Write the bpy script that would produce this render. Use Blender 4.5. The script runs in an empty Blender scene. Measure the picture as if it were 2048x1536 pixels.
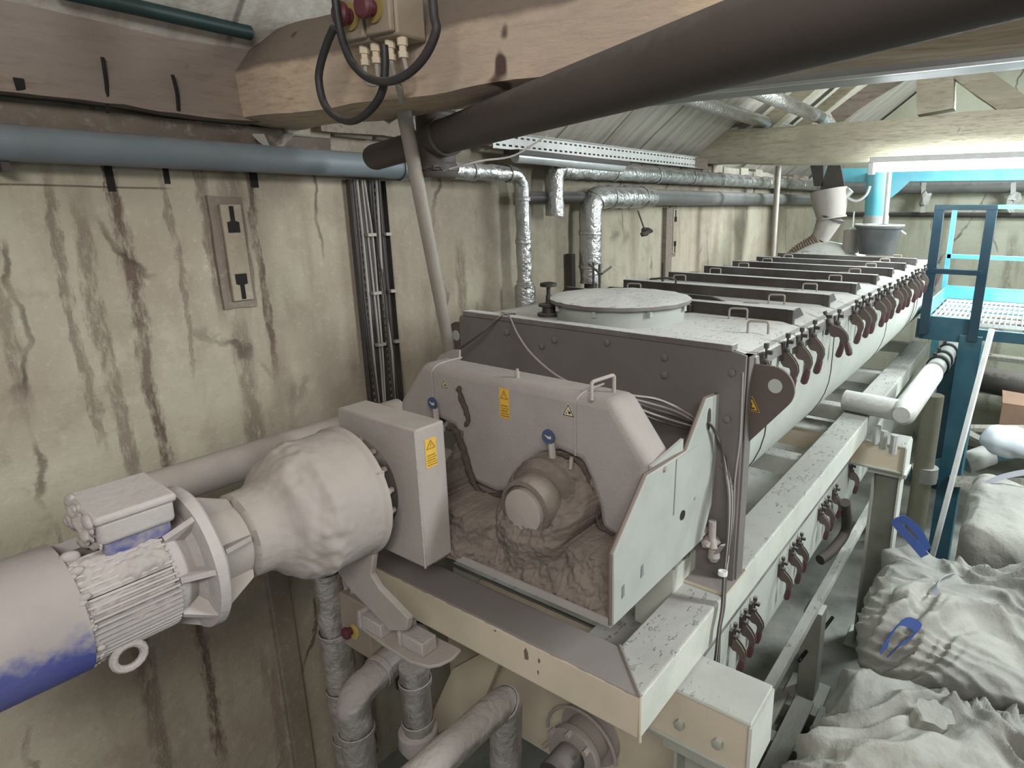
import bpy, bmesh, math, random
from mathutils import Vector, Matrix, noise
random.seed(7)
S = bpy.context.scene
COL = S.collection
V = Vector
PI = math.pi
# ------------------------------------------------------------------ camera, light, exposure
CX, CY, F = 1206., 745., 1248.
ax_y = V((2076-CX, -(416-CY), -F)).normalized()
ax_x = -V((-710-CX, -(413-CY), -F)).normalized()
ax_x = (ax_x-ax_y*ax_x.dot(ax_y)).normalized()
ax_z = ax_x.cross(ax_y)
R3 = Matrix((ax_x, ax_y, ax_z))
CAM = V((0, 0, 3.5))
cd = bpy.data.cameras.new('camera'); cam = bpy.data.objects.new('camera', cd); COL.objects.link(cam)
cam.matrix_world = Matrix.Translation(CAM) @ R3.to_4x4()
cd.sensor_width = 36; cd.lens = F/2048*36
cd.shift_x = -(CX-1024)/2048; cd.shift_y = -(768-CY)/2048
cd.clip_start = 0.02
S.camera = cam
S.view_settings.view_transform = 'Standard'; S.view_settings.look = 'None'
S.view_settings.gamma = 1; S.view_settings.use_curve_mapping = False
S.view_settings.exposure = 0.62
w = bpy.data.worlds.new('world'); S.world = w; w.use_nodes = True
w.node_tree.nodes['Background'].inputs[0].default_value = (0.93, 0.93, 1.0, 1)
w.node_tree.nodes['Background'].inputs[1].default_value = 0.24
def area(name, loc, target, sx, sy, power, col):
    l = bpy.data.lights.new(name, 'AREA'); l.shape = 'RECTANGLE'; l.size = sx; l.size_y = sy
    l.energy = power; l.color = col
    o = bpy.data.objects.new(name, l); COL.objects.link(o); o.location = loc
    o.rotation_euler = (V(target)-V(loc)).to_track_quat('-Z', 'Y').to_euler(); return o
area('ceiling_lamp_right', (2.1, 2.9, 4.35), (-1.0, 3.0, 1.9), 0.5, 1.6, 98, (0.92, 0.97, 1.0))
area('ceiling_lamp_behind', (0.75, -0.9, 4.5), (-1.5, 1.3, 2.5), 1.3, 0.5, 46, (1.0, 0.945, 0.905))
area('far_fill_light', (1.3, 6.6, 4.2), (-0.8, 6.5, 2.0), 0.4, 1.6, 170, (0.90, 0.97, 1.0))  # added light for the far end, where the visible lamp's glow is weak
def at(px, py, x=None, y=None, z=None):       # where the sight line through a point of the photo meets a real plane
    r = R3 @ V((px-CX, -(py-CY), -F))
    t = (x-CAM.x)/r.x if x is not None else (y-CAM.y)/r.y if y is not None else (z-CAM.z)/r.z
    return CAM+t*r
# ------------------------------------------------------------------ materials
def lin(c):
    if isinstance(c, str): c = [int(c[i:i+2], 16)/255 for i in (0, 2, 4)]
    return tuple(((v/12.92) if v <= .04045 else ((v+.055)/1.055)**2.4) for v in c)+(1,)
class NT:
    def __init__(s, name):
        s.m = bpy.data.materials.new(name); s.m.use_nodes = True; s.t = s.m.node_tree
        s.b = s.t.nodes['Principled BSDF']
        s.pos = s.n('ShaderNodeNewGeometry')
    def n(s, t, **k):
        o = s.t.nodes.new(t)
        for a, v in k.items(): setattr(o, a, v)
        return o
    def l(s, a, b): s.t.links.new(a, b)
    def val(s, sock, v):
        if hasattr(v, 'is_output') or isinstance(v, bpy.types.NodeSocket): s.l(v, sock)
        else: sock.default_value = v
    def math(s, op, a, b=0., c=0.):
        o = s.n('ShaderNodeMath', operation=op); s.val(o.inputs[0], a); s.val(o.inputs[1], b); s.val(o.inputs[2], c); return o.outputs[0]
    def noise(s, scale, detail=4, stretch=(1, 1, 1), off=(0, 0, 0), rough=.55):
        mp = s.n('ShaderNodeMapping'); s.l(s.pos.outputs['Position'], mp.inputs[0]); mp.inputs['Scale'].default_value = stretch; mp.inputs['Location'].default_value = off
        o = s.n('ShaderNodeTexNoise'); s.l(mp.outputs[0], o.inputs['Vector']); o.inputs['Scale'].default_value = scale; o.inputs['Detail'].default_value = detail; o.inputs['Roughness'].default_value = rough
        return o.outputs['Fac']
    def ramp(s, f, lo, hi):
        o = s.n('ShaderNodeMapRange', interpolation_type='SMOOTHSTEP'); s.val(o.inputs[0], f); s.val(o.inputs[1], lo); s.val(o.inputs[2], hi); return o.outputs[0]
    def mix(s, f, a, b):
        o = s.n('ShaderNodeMix', data_type='RGBA'); s.val(o.inputs[0], f)
        s.val(o.inputs[6], a); s.val(o.inputs[7], b); return o.outputs[2]
    def bump(s, h, st, dist=.01, prev=None):
        o = s.n('ShaderNodeBump'); o.inputs['Strength'].default_value = st; o.inputs['Distance'].default_value = dist
        s.l(h, o.inputs['Height'])
        if prev: s.l(prev, o.inputs['Normal'])
        return o.outputs[0]
def dusty(name, base, dust='9b948e', lo=.15, hi=.75, rough=.75, metal=0., film=.35, bump=.25, bs=60, var=.16, stain=None, chunk=0.):
    """paint or metal with a film of dust everywhere and a thick layer where the surface faces up"""
    t = NT(name); b = t.b
    nz = t.n('ShaderNodeSeparateXYZ'); t.l(t.pos.outputs['Normal'], nz.inputs[0])
    n1 = t.noise(3.1, 5); n2 = t.noise(22, 5, off=(3, 1, 2))
    up = t.ramp(t.math('ADD', nz.outputs[2], t.math('MULTIPLY', t.math('SUBTRACT', n2, .5), .9)), lo, hi)
    flm = t.math('MULTIPLY', t.ramp(n1, .3, .75), film)
    f = t.math('MAXIMUM', up, flm)
    c = t.mix(f, lin(base), lin(dust))
    c = t.mix(t.math('MULTIPLY', t.ramp(t.noise(7, 6, off=(9, 2, 5)), .35, .8), var), c, lin('4c4640'))
    if stain: c = t.mix(t.math('MULTIPLY', t.ramp(t.noise(5, 6, stretch=(1, 1, .25), off=(1, 7, 4)), .56, .66), .6), c, lin(stain))
    t.l(c, b.inputs['Base Color'])
    t.val(b.inputs['Metallic'], t.math('MULTIPLY', t.math('SUBTRACT', 1., f), metal))
    t.val(b.inputs['Roughness'], t.math('ADD', rough, t.math('MULTIPLY', f, .95-rough)))
    nb = t.bump(t.noise(bs, 4), bump, .004)
    if chunk:
        cn = t.math('MULTIPLY', t.ramp(t.noise(44, 4, stretch=(1, .4, 1), off=(4, 4, 4), rough=.6), .60, .64), t.ramp(t.noise(3.3, 3, off=(8, 1, 0)), .42, .6))
        nb = t.bump(t.math('MULTIPLY', cn, up), chunk, .012, nb)
    t.l(nb, b.inputs['Normal'])
    return t.m
def plain(name, base, rough=.6, metal=0., bump=.0, bs=80, var=.12):
    t = NT(name); b = t.b
    c = t.mix(t.math('MULTIPLY', t.ramp(t.noise(14, 4), .35, .7), var), lin(base), lin('50493f'))
    t.l(c, b.inputs['Base Color']); b.inputs['Roughness'].default_value = rough; b.inputs['Metallic'].default_value = metal
    if bump: t.l(t.bump(t.noise(bs, 4), bump, .004), b.inputs['Normal'])
    return t.m
def wood(name, base, dark, grain=(1, 6, 6), dust='8d857c', uptone=None):
    t = NT(name); b = t.b
    g = t.noise(9, 6, stretch=grain, rough=.65); g2 = t.noise(2.2, 4, off=(5, 3, 1)); g3 = t.noise(40, 3, stretch=grain)
    c = t.mix(t.ramp(g, .42, .78), lin(base), lin(dark))
    c = t.mix(t.math('MULTIPLY', t.ramp(g2, .45, .62), .75), c, lin(dust))
    if uptone:  # upward-facing timber takes this separate tone
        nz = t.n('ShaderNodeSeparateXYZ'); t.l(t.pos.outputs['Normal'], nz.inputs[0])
        c = t.mix(t.math('MULTIPLY', t.ramp(t.math('ADD', nz.outputs[2], t.math('MULTIPLY', t.math('SUBTRACT', t.noise(7, 4), .5), .3)), .16, .34), .85), c, lin(uptone))
    sp = t.ramp(t.noise(6.5, 2, off=(2, 8, 6)), .70, .76)
    c = t.mix(sp, c, lin('4a3a30'))
    t.l(c, b.inputs['Base Color']); b.inputs['Roughness'].default_value = .85
    t.l(t.bump(g3, .35, .004, t.bump(g, .5, .012)), b.inputs['Normal'])
    return t.m
def foil(name, base='c2c3c1', rough=.28, dust='8f8983', lo=.35, hi=.95):
    t = NT(name); b = t.b
    nz = t.n('ShaderNodeSeparateXYZ'); t.l(t.pos.outputs['Normal'], nz.inputs[0])
    n2 = t.noise(15, 5)
    up = t.math('MULTIPLY', t.ramp(t.math('ADD', nz.outputs[2], t.math('SUBTRACT', n2, .5)), lo, hi), .75)
    f = t.math('MAXIMUM', up, t.math('MULTIPLY', t.ramp(n2, .4, .8), .45))
    t.l(t.mix(f, lin(base), lin(dust)), b.inputs['Base Color'])
    t.val(b.inputs['Metallic'], t.math('SUBTRACT', .9, t.math('MULTIPLY', f, .7)))
    t.val(b.inputs['Roughness'], t.math('ADD', rough, t.math('MULTIPLY', f, .6)))
    vo = t.n('ShaderNodeTexVoronoi', feature='DISTANCE_TO_EDGE'); vo.inputs['Scale'].default_value = 24
    mp = t.n('ShaderNodeMapping'); t.l(t.pos.outputs['Position'], mp.inputs[0]); t.l(mp.outputs[0], vo.inputs['Vector'])
    t.l(t.bump(t.noise(38, 3), .55, .012, t.bump(vo.outputs[0], .35, .01)), b.inputs['Normal'])
    return t.m
def wallmat(name, streaks, axis=1, base='aea894', base2='968b7b'):
    t = NT(name); b = t.b
    sp = t.n('ShaderNodeSeparateXYZ'); t.l(t.pos.outputs['Position'], sp.inputs[0])
    y = sp.outputs[axis]; z = sp.outputs[2]
    st = (1, 1, .14) 
    big = t.noise(1.1, 4, off=(2, 4, 1)); run = t.noise(5.5, 5, stretch=st); fine = t.noise(30, 6, rough=.7)
    c = t.mix(t.ramp(big, .35, .68), lin(base), lin(base2))
    c = t.mix(t.math('MULTIPLY', t.ramp(run, .50, .75), .55), c, lin('776a5a'))
    c = t.mix(t.math('MULTIPLY', t.ramp(fine, .5, .8), .30), c, lin('c9c7b3'))
    wob = t.math('MULTIPLY', t.math('SUBTRACT', t.noise(3.2, 4, stretch=(1, 1, .6), off=(1, 1, 9)), .5), .07)
    rag = t.math('MULTIPLY', t.math('SUBTRACT', t.noise(42, 6, stretch=(1, 1, .3), rough=.75), .5), .075)
    yy = t.math('ADD', t.math('ADD', y, wob), rag)
    tot = None
    for (y0, wd, z0, z1, s) in streaks:
        d = t.math('ABSOLUTE', t.math('SUBTRACT', yy, y0))
        m = t.math('SUBTRACT', 1., t.ramp(d, wd*.25, wd))
        m = t.math('MULTIPLY', m, t.math('MULTIPLY', t.ramp(z, z0-.12, z0+.12), t.math('SUBTRACT', 1., t.ramp(z, z1-.1, z1+.1))))
        m = t.math('MULTIPLY', m, s)
        tot = m if tot is None else t.math('MAXIMUM', tot, m)
    if tot is not None:
        tot = t.math('MULTIPLY', tot, t.ramp(t.noise(30, 6, stretch=(1, 1, .3), off=(6, 0, 3), rough=.7), .34, .56))
        c = t.mix(tot, c, lin('5a493e'))
    if axis == 1 and streaks:
        jl = t.math('SUBTRACT', 1., t.ramp(t.math('ABSOLUTE', t.math('SUBTRACT', t.math('ADD', z, t.math('MULTIPLY', wob, .12)), 3.565)), .001, .005))
        jl = t.math('MULTIPLY', jl, t.math('SUBTRACT', 1., t.ramp(y, 1.02, 1.1)))
        c = t.mix(t.math('MULTIPLY', jl, .8), c, lin('4a3f35'))
        pt = t.ramp(t.noise(3.5, 6, off=(5, 5, 5), rough=.7), .5, .62); c = t.mix(t.math('MULTIPLY', pt, .35), c, lin('857a69'))
        sk = t.ramp(t.noise(70, 4, off=(1, 0, 5)), .62, .7); c = t.mix(t.math('MULTIPLY', sk, .22), c, lin('c8c5b4'))
        for (yn, zn, hn, wn) in ((.893, 3.60, .05, .012), (1.375, 3.62, .045, .016), (1.065, 3.61, .03, .010)):
            mn = t.math('MULTIPLY', t.math('LESS_THAN', t.math('ABSOLUTE', t.math('SUBTRACT', y, yn)), wn), t.math('LESS_THAN', t.math('ABSOLUTE', t.math('SUBTRACT', z, zn)), hn)); c = t.mix(mn, c, lin('1d1714'))
    # thin cracks
    vo = t.n('ShaderNodeTexVoronoi', feature='DISTANCE_TO_EDGE'); vo.inputs['Scale'].default_value = 1.3
    mp = t.n('ShaderNodeMapping'); t.l(t.pos.outputs['Position'], mp.inputs[0]); mp.inputs['Scale'].default_value = (1, 1, .3)
    mm = t.n('ShaderNodeMix', data_type='VECTOR'); mm.inputs[0].default_value = .12; t.l(mp.outputs[0], mm.inputs[4])
    nn = t.n('ShaderNodeTexNoise'); nn.inputs['Scale'].default_value = 5; nn.inputs['Detail'].default_value = 5; t.l(t.pos.outputs['Position'], nn.inputs['Vector']); t.l(nn.outputs['Color'], mm.inputs[5])
    t.l(mm.outputs[1], vo.inputs['Vector'])
    crk = t.math('MULTIPLY', t.math('SUBTRACT', 1., t.ramp(vo.outputs[0], .002, .012)), t.ramp(t.noise(2.4, 2, off=(7, 7, 7)), .45, .6))
    c = t.mix(t.math('MULTIPLY', crk, .7), c, lin('4a3f35'))
    t.l(c, b.inputs['Base Color']); b.inputs['Roughness'].default_value = .9
    nb = t.bump(fine, .45, .008, t.bump(t.noise(9, 5), .4, .02))
    h = t.math('MULTIPLY', crk, -1.)
    if tot is not None: h = t.math('SUBTRACT', h, tot)
    t.l(t.bump(h, .5, .012, nb), b.inputs['Normal'])
    return t.m
D1 = 'a0988f'   # mauve-grey flour dust
D2 = 'b9bcb5'
M = dict(
 grey=dusty('dust_covered_grey_paint', '9b958f', D1, film=.6, rough=.7, bump=.3),
 hood=dusty('hood_paint', '97928c', '9d9791', film=.7, rough=.75, bump=.35, bs=90),
 mint=dusty('pale_green_grey_paint', 'a3a9a1', 'a9a8a1', film=.3, rough=.5, bump=.12),
 plate=dusty('dark_plate', '696461', '7e7873', film=.4, rough=.6, bump=.15),
 body=dusty('trough_paint', 'b3b8ae', 'b1b3aa', film=.3, rough=.42, bump=.1, var=.12),
 lidd=dusty('lid_flange_steel', '332c29', 'd2d3cd', lo=.5, hi=.8, film=.10, rough=.6, bump=.3),
 lid=dusty('lid_steel', '625d59', 'd0d1cb', lo=.25, hi=.8, film=.3, rough=.6, bump=.5, bs=70, chunk=.8),
 frame=dusty('beige_frame_paint', 'c9bea6', '807a75', lo=.35, hi=.7, film=.15, rough=.5, bump=.15, var=.10, stain=None),
 framer=dusty('pale_frame_paint', 'c5c8bd', 'a2a39c', lo=.35, hi=.7, film=.15, rough=.5, bump=.3, chunk=1.0),
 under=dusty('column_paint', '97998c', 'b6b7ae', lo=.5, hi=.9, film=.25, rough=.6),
 blue=dusty('blue_motor_paint', '2b3a85', '9c9590', lo=-.36, hi=.12, film=.2, rough=.5, bump=.3),
 motor=dusty('motor_casting', 'a5a09c', 'aea8a3', lo=.1, hi=.6, film=.8, rough=.8, bump=.7, bs=45),
 clod=dusty('caked_dust', 'a19a94', 'a8a19b', film=.6, rough=.95, bump=.9, bs=55),
 mound=dusty('brown_grain_dust', '5d534a', '7f756b', lo=-.1, hi=.9, film=.75, rough=.95, bump=1., bs=70, var=.6, chunk=.4),
 void=plain('dark_opening', '0b0a0a', .9),
 trail=plain('dark_spill_and_gap', '4a3e36', .95, 0, .9, 90, var=.5),
 bearing=dusty('bearing_cap', 'a0978f', '9c948c', film=.6, rough=.8),
 dark=dusty('dark_steel', '3e3b39', '77716b', lo=.4, hi=.9, film=.25, rough=.55, metal=.3),
 black=plain('black_rubber', '1c1c1d', .5),
 cable=dusty('black_cable', '1d1d1e', '5c5652', lo=.3, hi=1., film=.3, rough=.55),
 gcable=plain('grey_cable', '9b958f', .7),
 duct=dusty('dull_brown_duct', '3e3732', '4e4742', film=.4, rough=.55, bump=.1),
 steel=plain('galvanised_steel', '9ba0a0', .38, .75, .1),
 pipe=dusty('blue_grey_pipe', '6f7a80', '7d7f7d', lo=.5, hi=1.1, film=.3, rough=.4, bump=.1),
 tube=dusty('scaffold_tube', '9d978d', '8a8076', lo=.5, hi=1., film=.5, rough=.45, metal=.35),
 foil=foil('crinkled_foil'),
 foild=foil('dusty_foil', 'b5b0ab', .42, 'a29b95', -.1, .5),
 timber=wood('old_timber', 'baa78e', '917d68', dust='a39586', uptone='63584f'),
 timberd=wood('grey_timber', '8b8074', '66594c', dust='7c7369'),
 timbery=wood('wall_plate_timber', '84776b', '5d4f44', (6, 1, 6), dust='7d736b'),
 timberf=wood('far_timber', 'a9a38f', '827a68', dust='96917f'),
 tealk=dusty('dark_teal_paint', '0d2b38', '2f5560', lo=.8, hi=1.2, film=.1, rough=.4, bump=.05),
 teal=dusty('teal_paint', '10404f', '7ba3aa', lo=.75, hi=1.1, film=.12, rough=.4, bump=.05),
 cyan=dusty('cyan_paint', '58b4c8', 'bcd6da', lo=.5, hi=1., film=.25, rough=.4, bump=.05),
 white=plain('white_metal', 'd7d9d6', .5),
 yellow=plain('sticker_yellow', 'cfa83f', .6), ink=plain('sticker_ink', '2a2416', .7), cream=plain('sticker_cream', 'c9bda4', .6),
 tagblue=plain('tag_blue', '3a4d6b', .5), red=plain('button_red', '54242c', .5), grip=plain('oxblood_grip', '4d3035', .45, var=.3), lever=dusty('brownish_lever_steel', '5d514b', '7c736c', film=.4, rough=.55, metal=.2),
 box=dusty('switch_box_plastic', '8d8170', '8a8078', film=.5, rough=.6),
 bag=None, strap=plain('blue_strap', '2f4a86', .8, 0, .4, 300), strapg=plain('grey_strap', '8b8f96', .85, 0, .4, 300),
 bucket=dusty('black_bucket', '2e3032', '8d8f8d', lo=.5, hi=.95, film=.3, rough=.45),
 cast=dusty('pale_dusty_casting', 'a9aaa4', 'cfd2cc', lo=.2, hi=.8, film=.4, rough=.8, bump=.6),
 card=plain('cardboard', '9d7f6b', .9), plank=wood('planks', 'a9a69a', '7b7568', (6, 1, 6), dust='9a9890'),
 tarp=plain('white_sheet', 'd4dde4', .7), galv=dusty('galvanised_channel', '70716e', '8a8a86', film=.3, rough=.4, metal=.3),
 hosem=plain('ribbed_hose', '8a7a6d', .6), clearp=plain('lamp_cover', 'b6bab9', .25, .1),
)
def bagmat():
    t = NT('dusty_woven_bag'); b = t.b
    n1 = t.noise(2.3, 5); n2 = t.noise(11, 5, off=(2, 2, 2))
    c = t.mix(t.ramp(n1, .35, .65), lin('7f8079'), lin('95958c'))
    c = t.mix(t.math('MULTIPLY', t.ramp(n2, .5, .75), .35), c, lin('66655c'))
    t.l(c, b.inputs['Base Color']); b.inputs['Roughness'].default_value = .8
    t.l(t.bump(t.noise(140, 3), .2, .003, t.bump(t.noise(34, 5, rough=.65), .5, .008, t.bump(n2, .6, .02))), b.inputs['Normal']); return t.m
M['bag'] = bagmat()
def emis(name, col, s):
    t = NT(name); t.b.inputs['Base Color'].default_value = (1, 1, 1, 1)
    t.b.inputs['Emission Color'].default_value = col; t.b.inputs['Emission Strength'].default_value = s; return t.m
M['glow'] = emis('lit_fluorescent', (.88, .97, 1, 1), 42)
def floormat():
    t = NT('dusty_concrete_floor'); b = t.b
    c = t.mix(t.ramp(t.noise(1.6, 6), .35, .65), lin('70726b'), lin('93958c'))
    c = t.mix(t.math('MULTIPLY', t.ramp(t.noise(9, 5), .55, .75), .4), c, lin('5c5b55'))
    t.l(c, b.inputs['Base Color']); b.inputs['Roughness'].default_value = .85
    t.l(t.bump(t.noise(25, 5), .4, .01), b.inputs['Normal']); return t.m
M['floor'] = floormat()
def gratmat():
    return M['white']
# ------------------------------------------------------------------ mesh helpers
class G:
    def __init__(s): s.b = bmesh.new()
    def box(s, c, d, rot=None):
        c = V(c); vs = []
        for i in (-1, 1):
            for j in (-1, 1):
                for k in (-1, 1):
                    p = V((i*d[0]/2, j*d[1]/2, k*d[2]/2))
                    if rot: p = rot @ p
                    vs.append(s.b.verts.new(c+p))
        for f in ((0, 1, 3, 2), (4, 6, 7, 5), (0, 4, 5, 1), (2, 3, 7, 6), (0, 2, 6, 4), (1, 5, 7, 3)):
            s.b.faces.new([vs[i] for i in f])
        return s
    def bx(s, x0, x1, y0, y1, z0, z1): return s.box(((x0+x1)/2, (y0+y1)/2, (z0+z1)/2), (abs(x1-x0), abs(y1-y0), abs(z1-z0)))
    def beam(s, a, b, wd, h, up=(0, 0, 1)):
        a = V(a); b = V(b); d = (b-a); L = d.length; d.normalize()
        side = d.cross(V(up)).normalized(); u = side.cross(d)
        return s.box((a+b)/2, (L, wd, h), Matrix((d, side, u)).transposed())
    def prism(s, pts, vec):
        vec = V(vec); a = [s.b.verts.new(V(p)) for p in pts]; c = [s.b.verts.new(V(p)+vec) for p in pts]
        n = len(a)
        s.b.faces.new(a); s.b.faces.new(c[::-1])
        for i in range(n): s.b.faces.new((a[i], c[i], c[(i+1) % n], a[(i+1) % n]))
        return s
    def tube(s, pts, r, n=12, caps=True, closed=False):
        pts = [V(p) for p in pts]; N = len(pts); rr = r if isinstance(r, (list, tuple)) else [r]*N
        tang = []
        for i in range(N):
            if closed: t = pts[(i+1) % N]-pts[i-1]
            else: t = pts[min(i+1, N-1)]-pts[max(i-1, 0)]
            tang.append(t.normalized())
        t = tang[0]; u = t.orthogonal().normalized(); rings = []
        for i in range(N):
            t = tang[i]; u = (u-t*u.dot(t)).normalized(); v = t.cross(u)
            rings.append([s.b.verts.new(pts[i]+(u*math.cos(2*PI*k/n)+v*math.sin(2*PI*k/n))*rr[i]) for k in range(n)])
        for i in range(N if closed else N-1):
            A = rings[i]; B = rings[(i+1) % N]
            for k in range(n): s.b.faces.new((A[k], A[(k+1) % n], B[(k+1) % n], B[k]))
        if caps and not closed:
            s.b.faces.new(rings[0][::-1]); s.b.faces.new(rings[-1])
        return s
    def lathe(s, prof, o, axis, n=40, cap=True):
        o = V(o); ax = V(axis).normalized(); u = ax.orthogonal().normalized(); v = ax.cross(u); rings = []
        for t, r in prof:
            rings.append([s.b.verts.new(o+ax*t+(u*math.cos(2*PI*k/n)+v*math.sin(2*PI*k/n))*max(r, .0005)) for k in range(n)])
        for A, B in zip(rings, rings[1:]):
            for k in range(n): s.b.faces.new((A[k], A[(k+1) % n], B[(k+1) % n], B[k]))
        if cap: s.b.faces.new(rings[0][::-1]); s.b.faces.new(rings[-1])
        return s
    def hollow(s, a, b, ro, ri, n=24):
        a = V(a); d = V(b)-a; L = d.length
        return s.lathe([(0, ro), (L, ro), (L, ri), (0, ri), (0, ro)], a, d, n, False)
    def loft(s, secs, caps=True):
        rings = [[s.b.verts.new(V(p)) for p in sec] for sec in secs]; n = len(rings[0])
        for A, B in zip(rings, rings[1:]):
            for k in range(n): s.b.faces.new((A[k], A[(k+1) % n], B[(k+1) % n], B[k]))
        if caps: s.b.faces.new(rings[0][::-1]); s.b.faces.new(rings[-1])
        return s
    def grid(s, nu, nv, fn):
        g = [[s.b.verts.new(V(fn(i/(nu-1), j/(nv-1)))) for j in range(nv)] for i in range(nu)]
        for i in range(nu-1):
            for j in range(nv-1): s.b.faces.new((g[i][j], g[i+1][j], g[i+1][j+1], g[i][j+1]))
        return s
    def ball(s, c, r, sub=2, sc=(1, 1, 1), jit=0.):
        m = Matrix.Translation(V(c)) @ Matrix.Diagonal((sc[0], sc[1], sc[2], 1))
        q = bmesh.ops.create_icosphere(s.b, subdivisions=sub, radius=r, matrix=m)['verts']
        if jit:
            for v in q: v.co += (v.co-V(c))*jit*noise.noise(v.co*30+V(c)*7)*2
        return s
    def ribbon(s, pts, wv, th=.003):
        pts = [V(p) for p in pts]; wv = [V(q) for q in wv] if not isinstance(wv, V) else [wv]*len(pts)
        secs = []
        for i, p in enumerate(pts):
            t = (pts[min(i+1, len(pts)-1)]-pts[max(0, i-1)]).normalized(); nn = t.cross(wv[i]).normalized()*th
            secs.append([p-wv[i]/2-nn, p+wv[i]/2-nn, p+wv[i]/2+nn, p-wv[i]/2+nn])
        return s.loft(secs)
    def rough(s, amp, sc, sub=0):
        if sub: bmesh.ops.subdivide_edges(s.b, edges=s.b.edges[:], cuts=sub, use_grid_fill=True)
        s.b.normal_update()
        for v in s.b.verts: v.co += v.normal*amp*noise.noise(v.co*sc)
        return s
def smoothpath(pts, k=6):
    pts = [V(p) for p in pts]; out = []
    for i in range(len(pts)-1):
        p0 = pts[max(i-1, 0)]; p1 = pts[i]; p2 = pts[i+1]; p3 = pts[min(i+2, len(pts)-1)]
        for j in range(k):
            t = j/k; out.append(.5*((2*p1)+(p2-p0)*t+(2*p0-5*p1+4*p2-p3)*t*t+(3*p1-p0-3*p2+p3)*t**3))
    out.append(pts[-1]); return out
def elbow(pts, rad, k=6):
    """polyline with rounded corners"""
    pts = [V(p) for p in pts]; out = [pts[0]]
    for i in range(1, len(pts)-1):
        a = (pts[i-1]-pts[i]).normalized(); b = (pts[i+1]-pts[i]).normalized()
        A = pts[i]+a*rad; B = pts[i]+b*rad
        for j in range(k+1):
            t = j/k; out.append(A*(1-t)**2+pts[i]*2*t*(1-t)+B*t*t)
    out.append(pts[-1]); return out
ORG = {}
def finish(o, label=None, cat=None, group=None, kind=None):
    if label: o['label'] = label
    if cat: o['category'] = cat
    if group: o['group'] = group
    if kind: o['kind'] = kind
    return o
def thing(name, loc, label, cat, group=None):
    o = bpy.data.objects.new(name, None); COL.objects.link(o); o.location = V(loc); ORG[o.name] = V(loc)
    o.empty_display_size = .1
    return finish(o, label, cat, group)
def part(name, g, mat, parent=None, label=None, cat=None, group=None, kind=None, bevel=0., sharp=35, seg=2):
    bmesh.ops.recalc_face_normals(g.b, faces=g.b.faces[:])
    vs = [v.co for v in g.b.verts]
    if parent is not None: org = ORG[parent.name]
    else:
        org = V(((min(v.x for v in vs)+max(v.x for v in vs))/2, (min(v.y for v in vs)+max(v.y for v in vs))/2, min(v.z for v in vs)))
    bmesh.ops.translate(g.b, verts=g.b.verts[:], vec=-org)
    me = bpy.data.meshes.new(name); g.b.to_mesh(me); g.b.free()
    for p in me.polygons: p.use_smooth = True
    me.set_sharp_from_angle(angle=math.radians(sharp))
    me.materials.append(mat if not isinstance(mat, str) else M[mat])
    o = bpy.data.objects.new(name, me); COL.objects.link(o)
    if parent is not None: o.parent = parent
    else: o.location = org
    ORG[o.name] = org
    if bevel:
        m = o.modifiers.new('bevel', 'BEVEL'); m.width = bevel; m.segments = seg; m.limit_method = 'ANGLE'; m.angle_limit = math.radians(40)
    return finish(o, label, cat, group, kind)
def copy_tree(o, parent=None):
    c = o.copy(); COL.objects.link(c); c.parent = parent
    for ch in list(o.children): copy_tree(ch, c)
    return c
def timber(name, a, b, sec, mat, amp=.012, n=40, sc=3., parent=None, grow=0., **k):
    """hewn beam: cross-section points sec (side, up) carried from a to b with an uneven surface"""
    a = V(a); b = V(b); d = (b-a).normalized(); side = d.cross(V((0, 0, 1))).normalized(); up = side.cross(d)
    pts = []
    for i in range(len(sec)):
        p = V(sec[i]+(0,)); q = V(sec[(i+1) % len(sec)]+(0,))
        m = max(2, int((q-p).length/.035))
        pts += [p.lerp(q, j/m) for j in range(m)]
    secs = []
    for i in range(n+1):
        c = a.lerp(b, i/n); ring = []
        for p in pts:
            w_ = c+side*p.x+up*p.y*(1+grow*i/n); nv = noise.noise_vector(w_*sc+V((3.1, 1.7, 9.2)))
            nv = nv-d*nv.dot(d); ring.append(w_+nv*amp+noise.noise_vector(w_*14)*amp*.25)
        secs.append(ring)
    return part(name, G().loft(secs), mat, parent, sharp=50, **k)
# ================================================================== SETTING
FZ = .5
part('floor', G().bx(-2.75, 3.6, -1.2, 9.15, FZ-.12, FZ), 'floor', kind='structure')
st = [(.90, .028, 1.2, 3.75, .95), (.885, .012, 3.5, 3.8, 1.2), (.79, .03, 2.5, 3.5, .6), (.72, .02, 2.7, 3.6, .6), (1.36, .018, 2.85, 3.75, .9), (1.375, .012, 3.5, 3.8, 1.2), (1.24, .055, 2.3, 3.08, .55), (1.175, .028, 3.1, 3.72, .65), (1.27, .07, 3.52, 3.62, .6), (1.25, .08, 3.06, 3.12, .6), (1.05, .012, 2.9, 3.6, .5), (2.2, .05, 3.0, 3.1, .3),
      (.55, .03, 2.9, 3.5, .5), (.70, .04, .6, 2.2, .6), (1.62, .05, .6, 1.9, .7), (1.29, .05, 3.45, 3.8, .5), (2.45, .05, 2.9, 3.3, .6), (1.15, .05, .6, 1.6, .4)]
part('wall_left', G().bx(-2.85, -2.6, -1.2, 9.15, FZ, 3.83), wallmat('old_plaster', st), kind='structure')
part('wall_back', G().prism([(-2.6, 9.0, FZ), (3.6, 9.0, FZ), (3.6, 9.0, 4.0), (.6, 9.0, 6.5), (-2.6, 9.0, 3.92)], (0, .15, 0)), wallmat('far_plaster', [(-.2, .08, 1, 3.2, .4)], 0, 'b3b5a3', '9d9d8a'), kind='structure')
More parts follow.
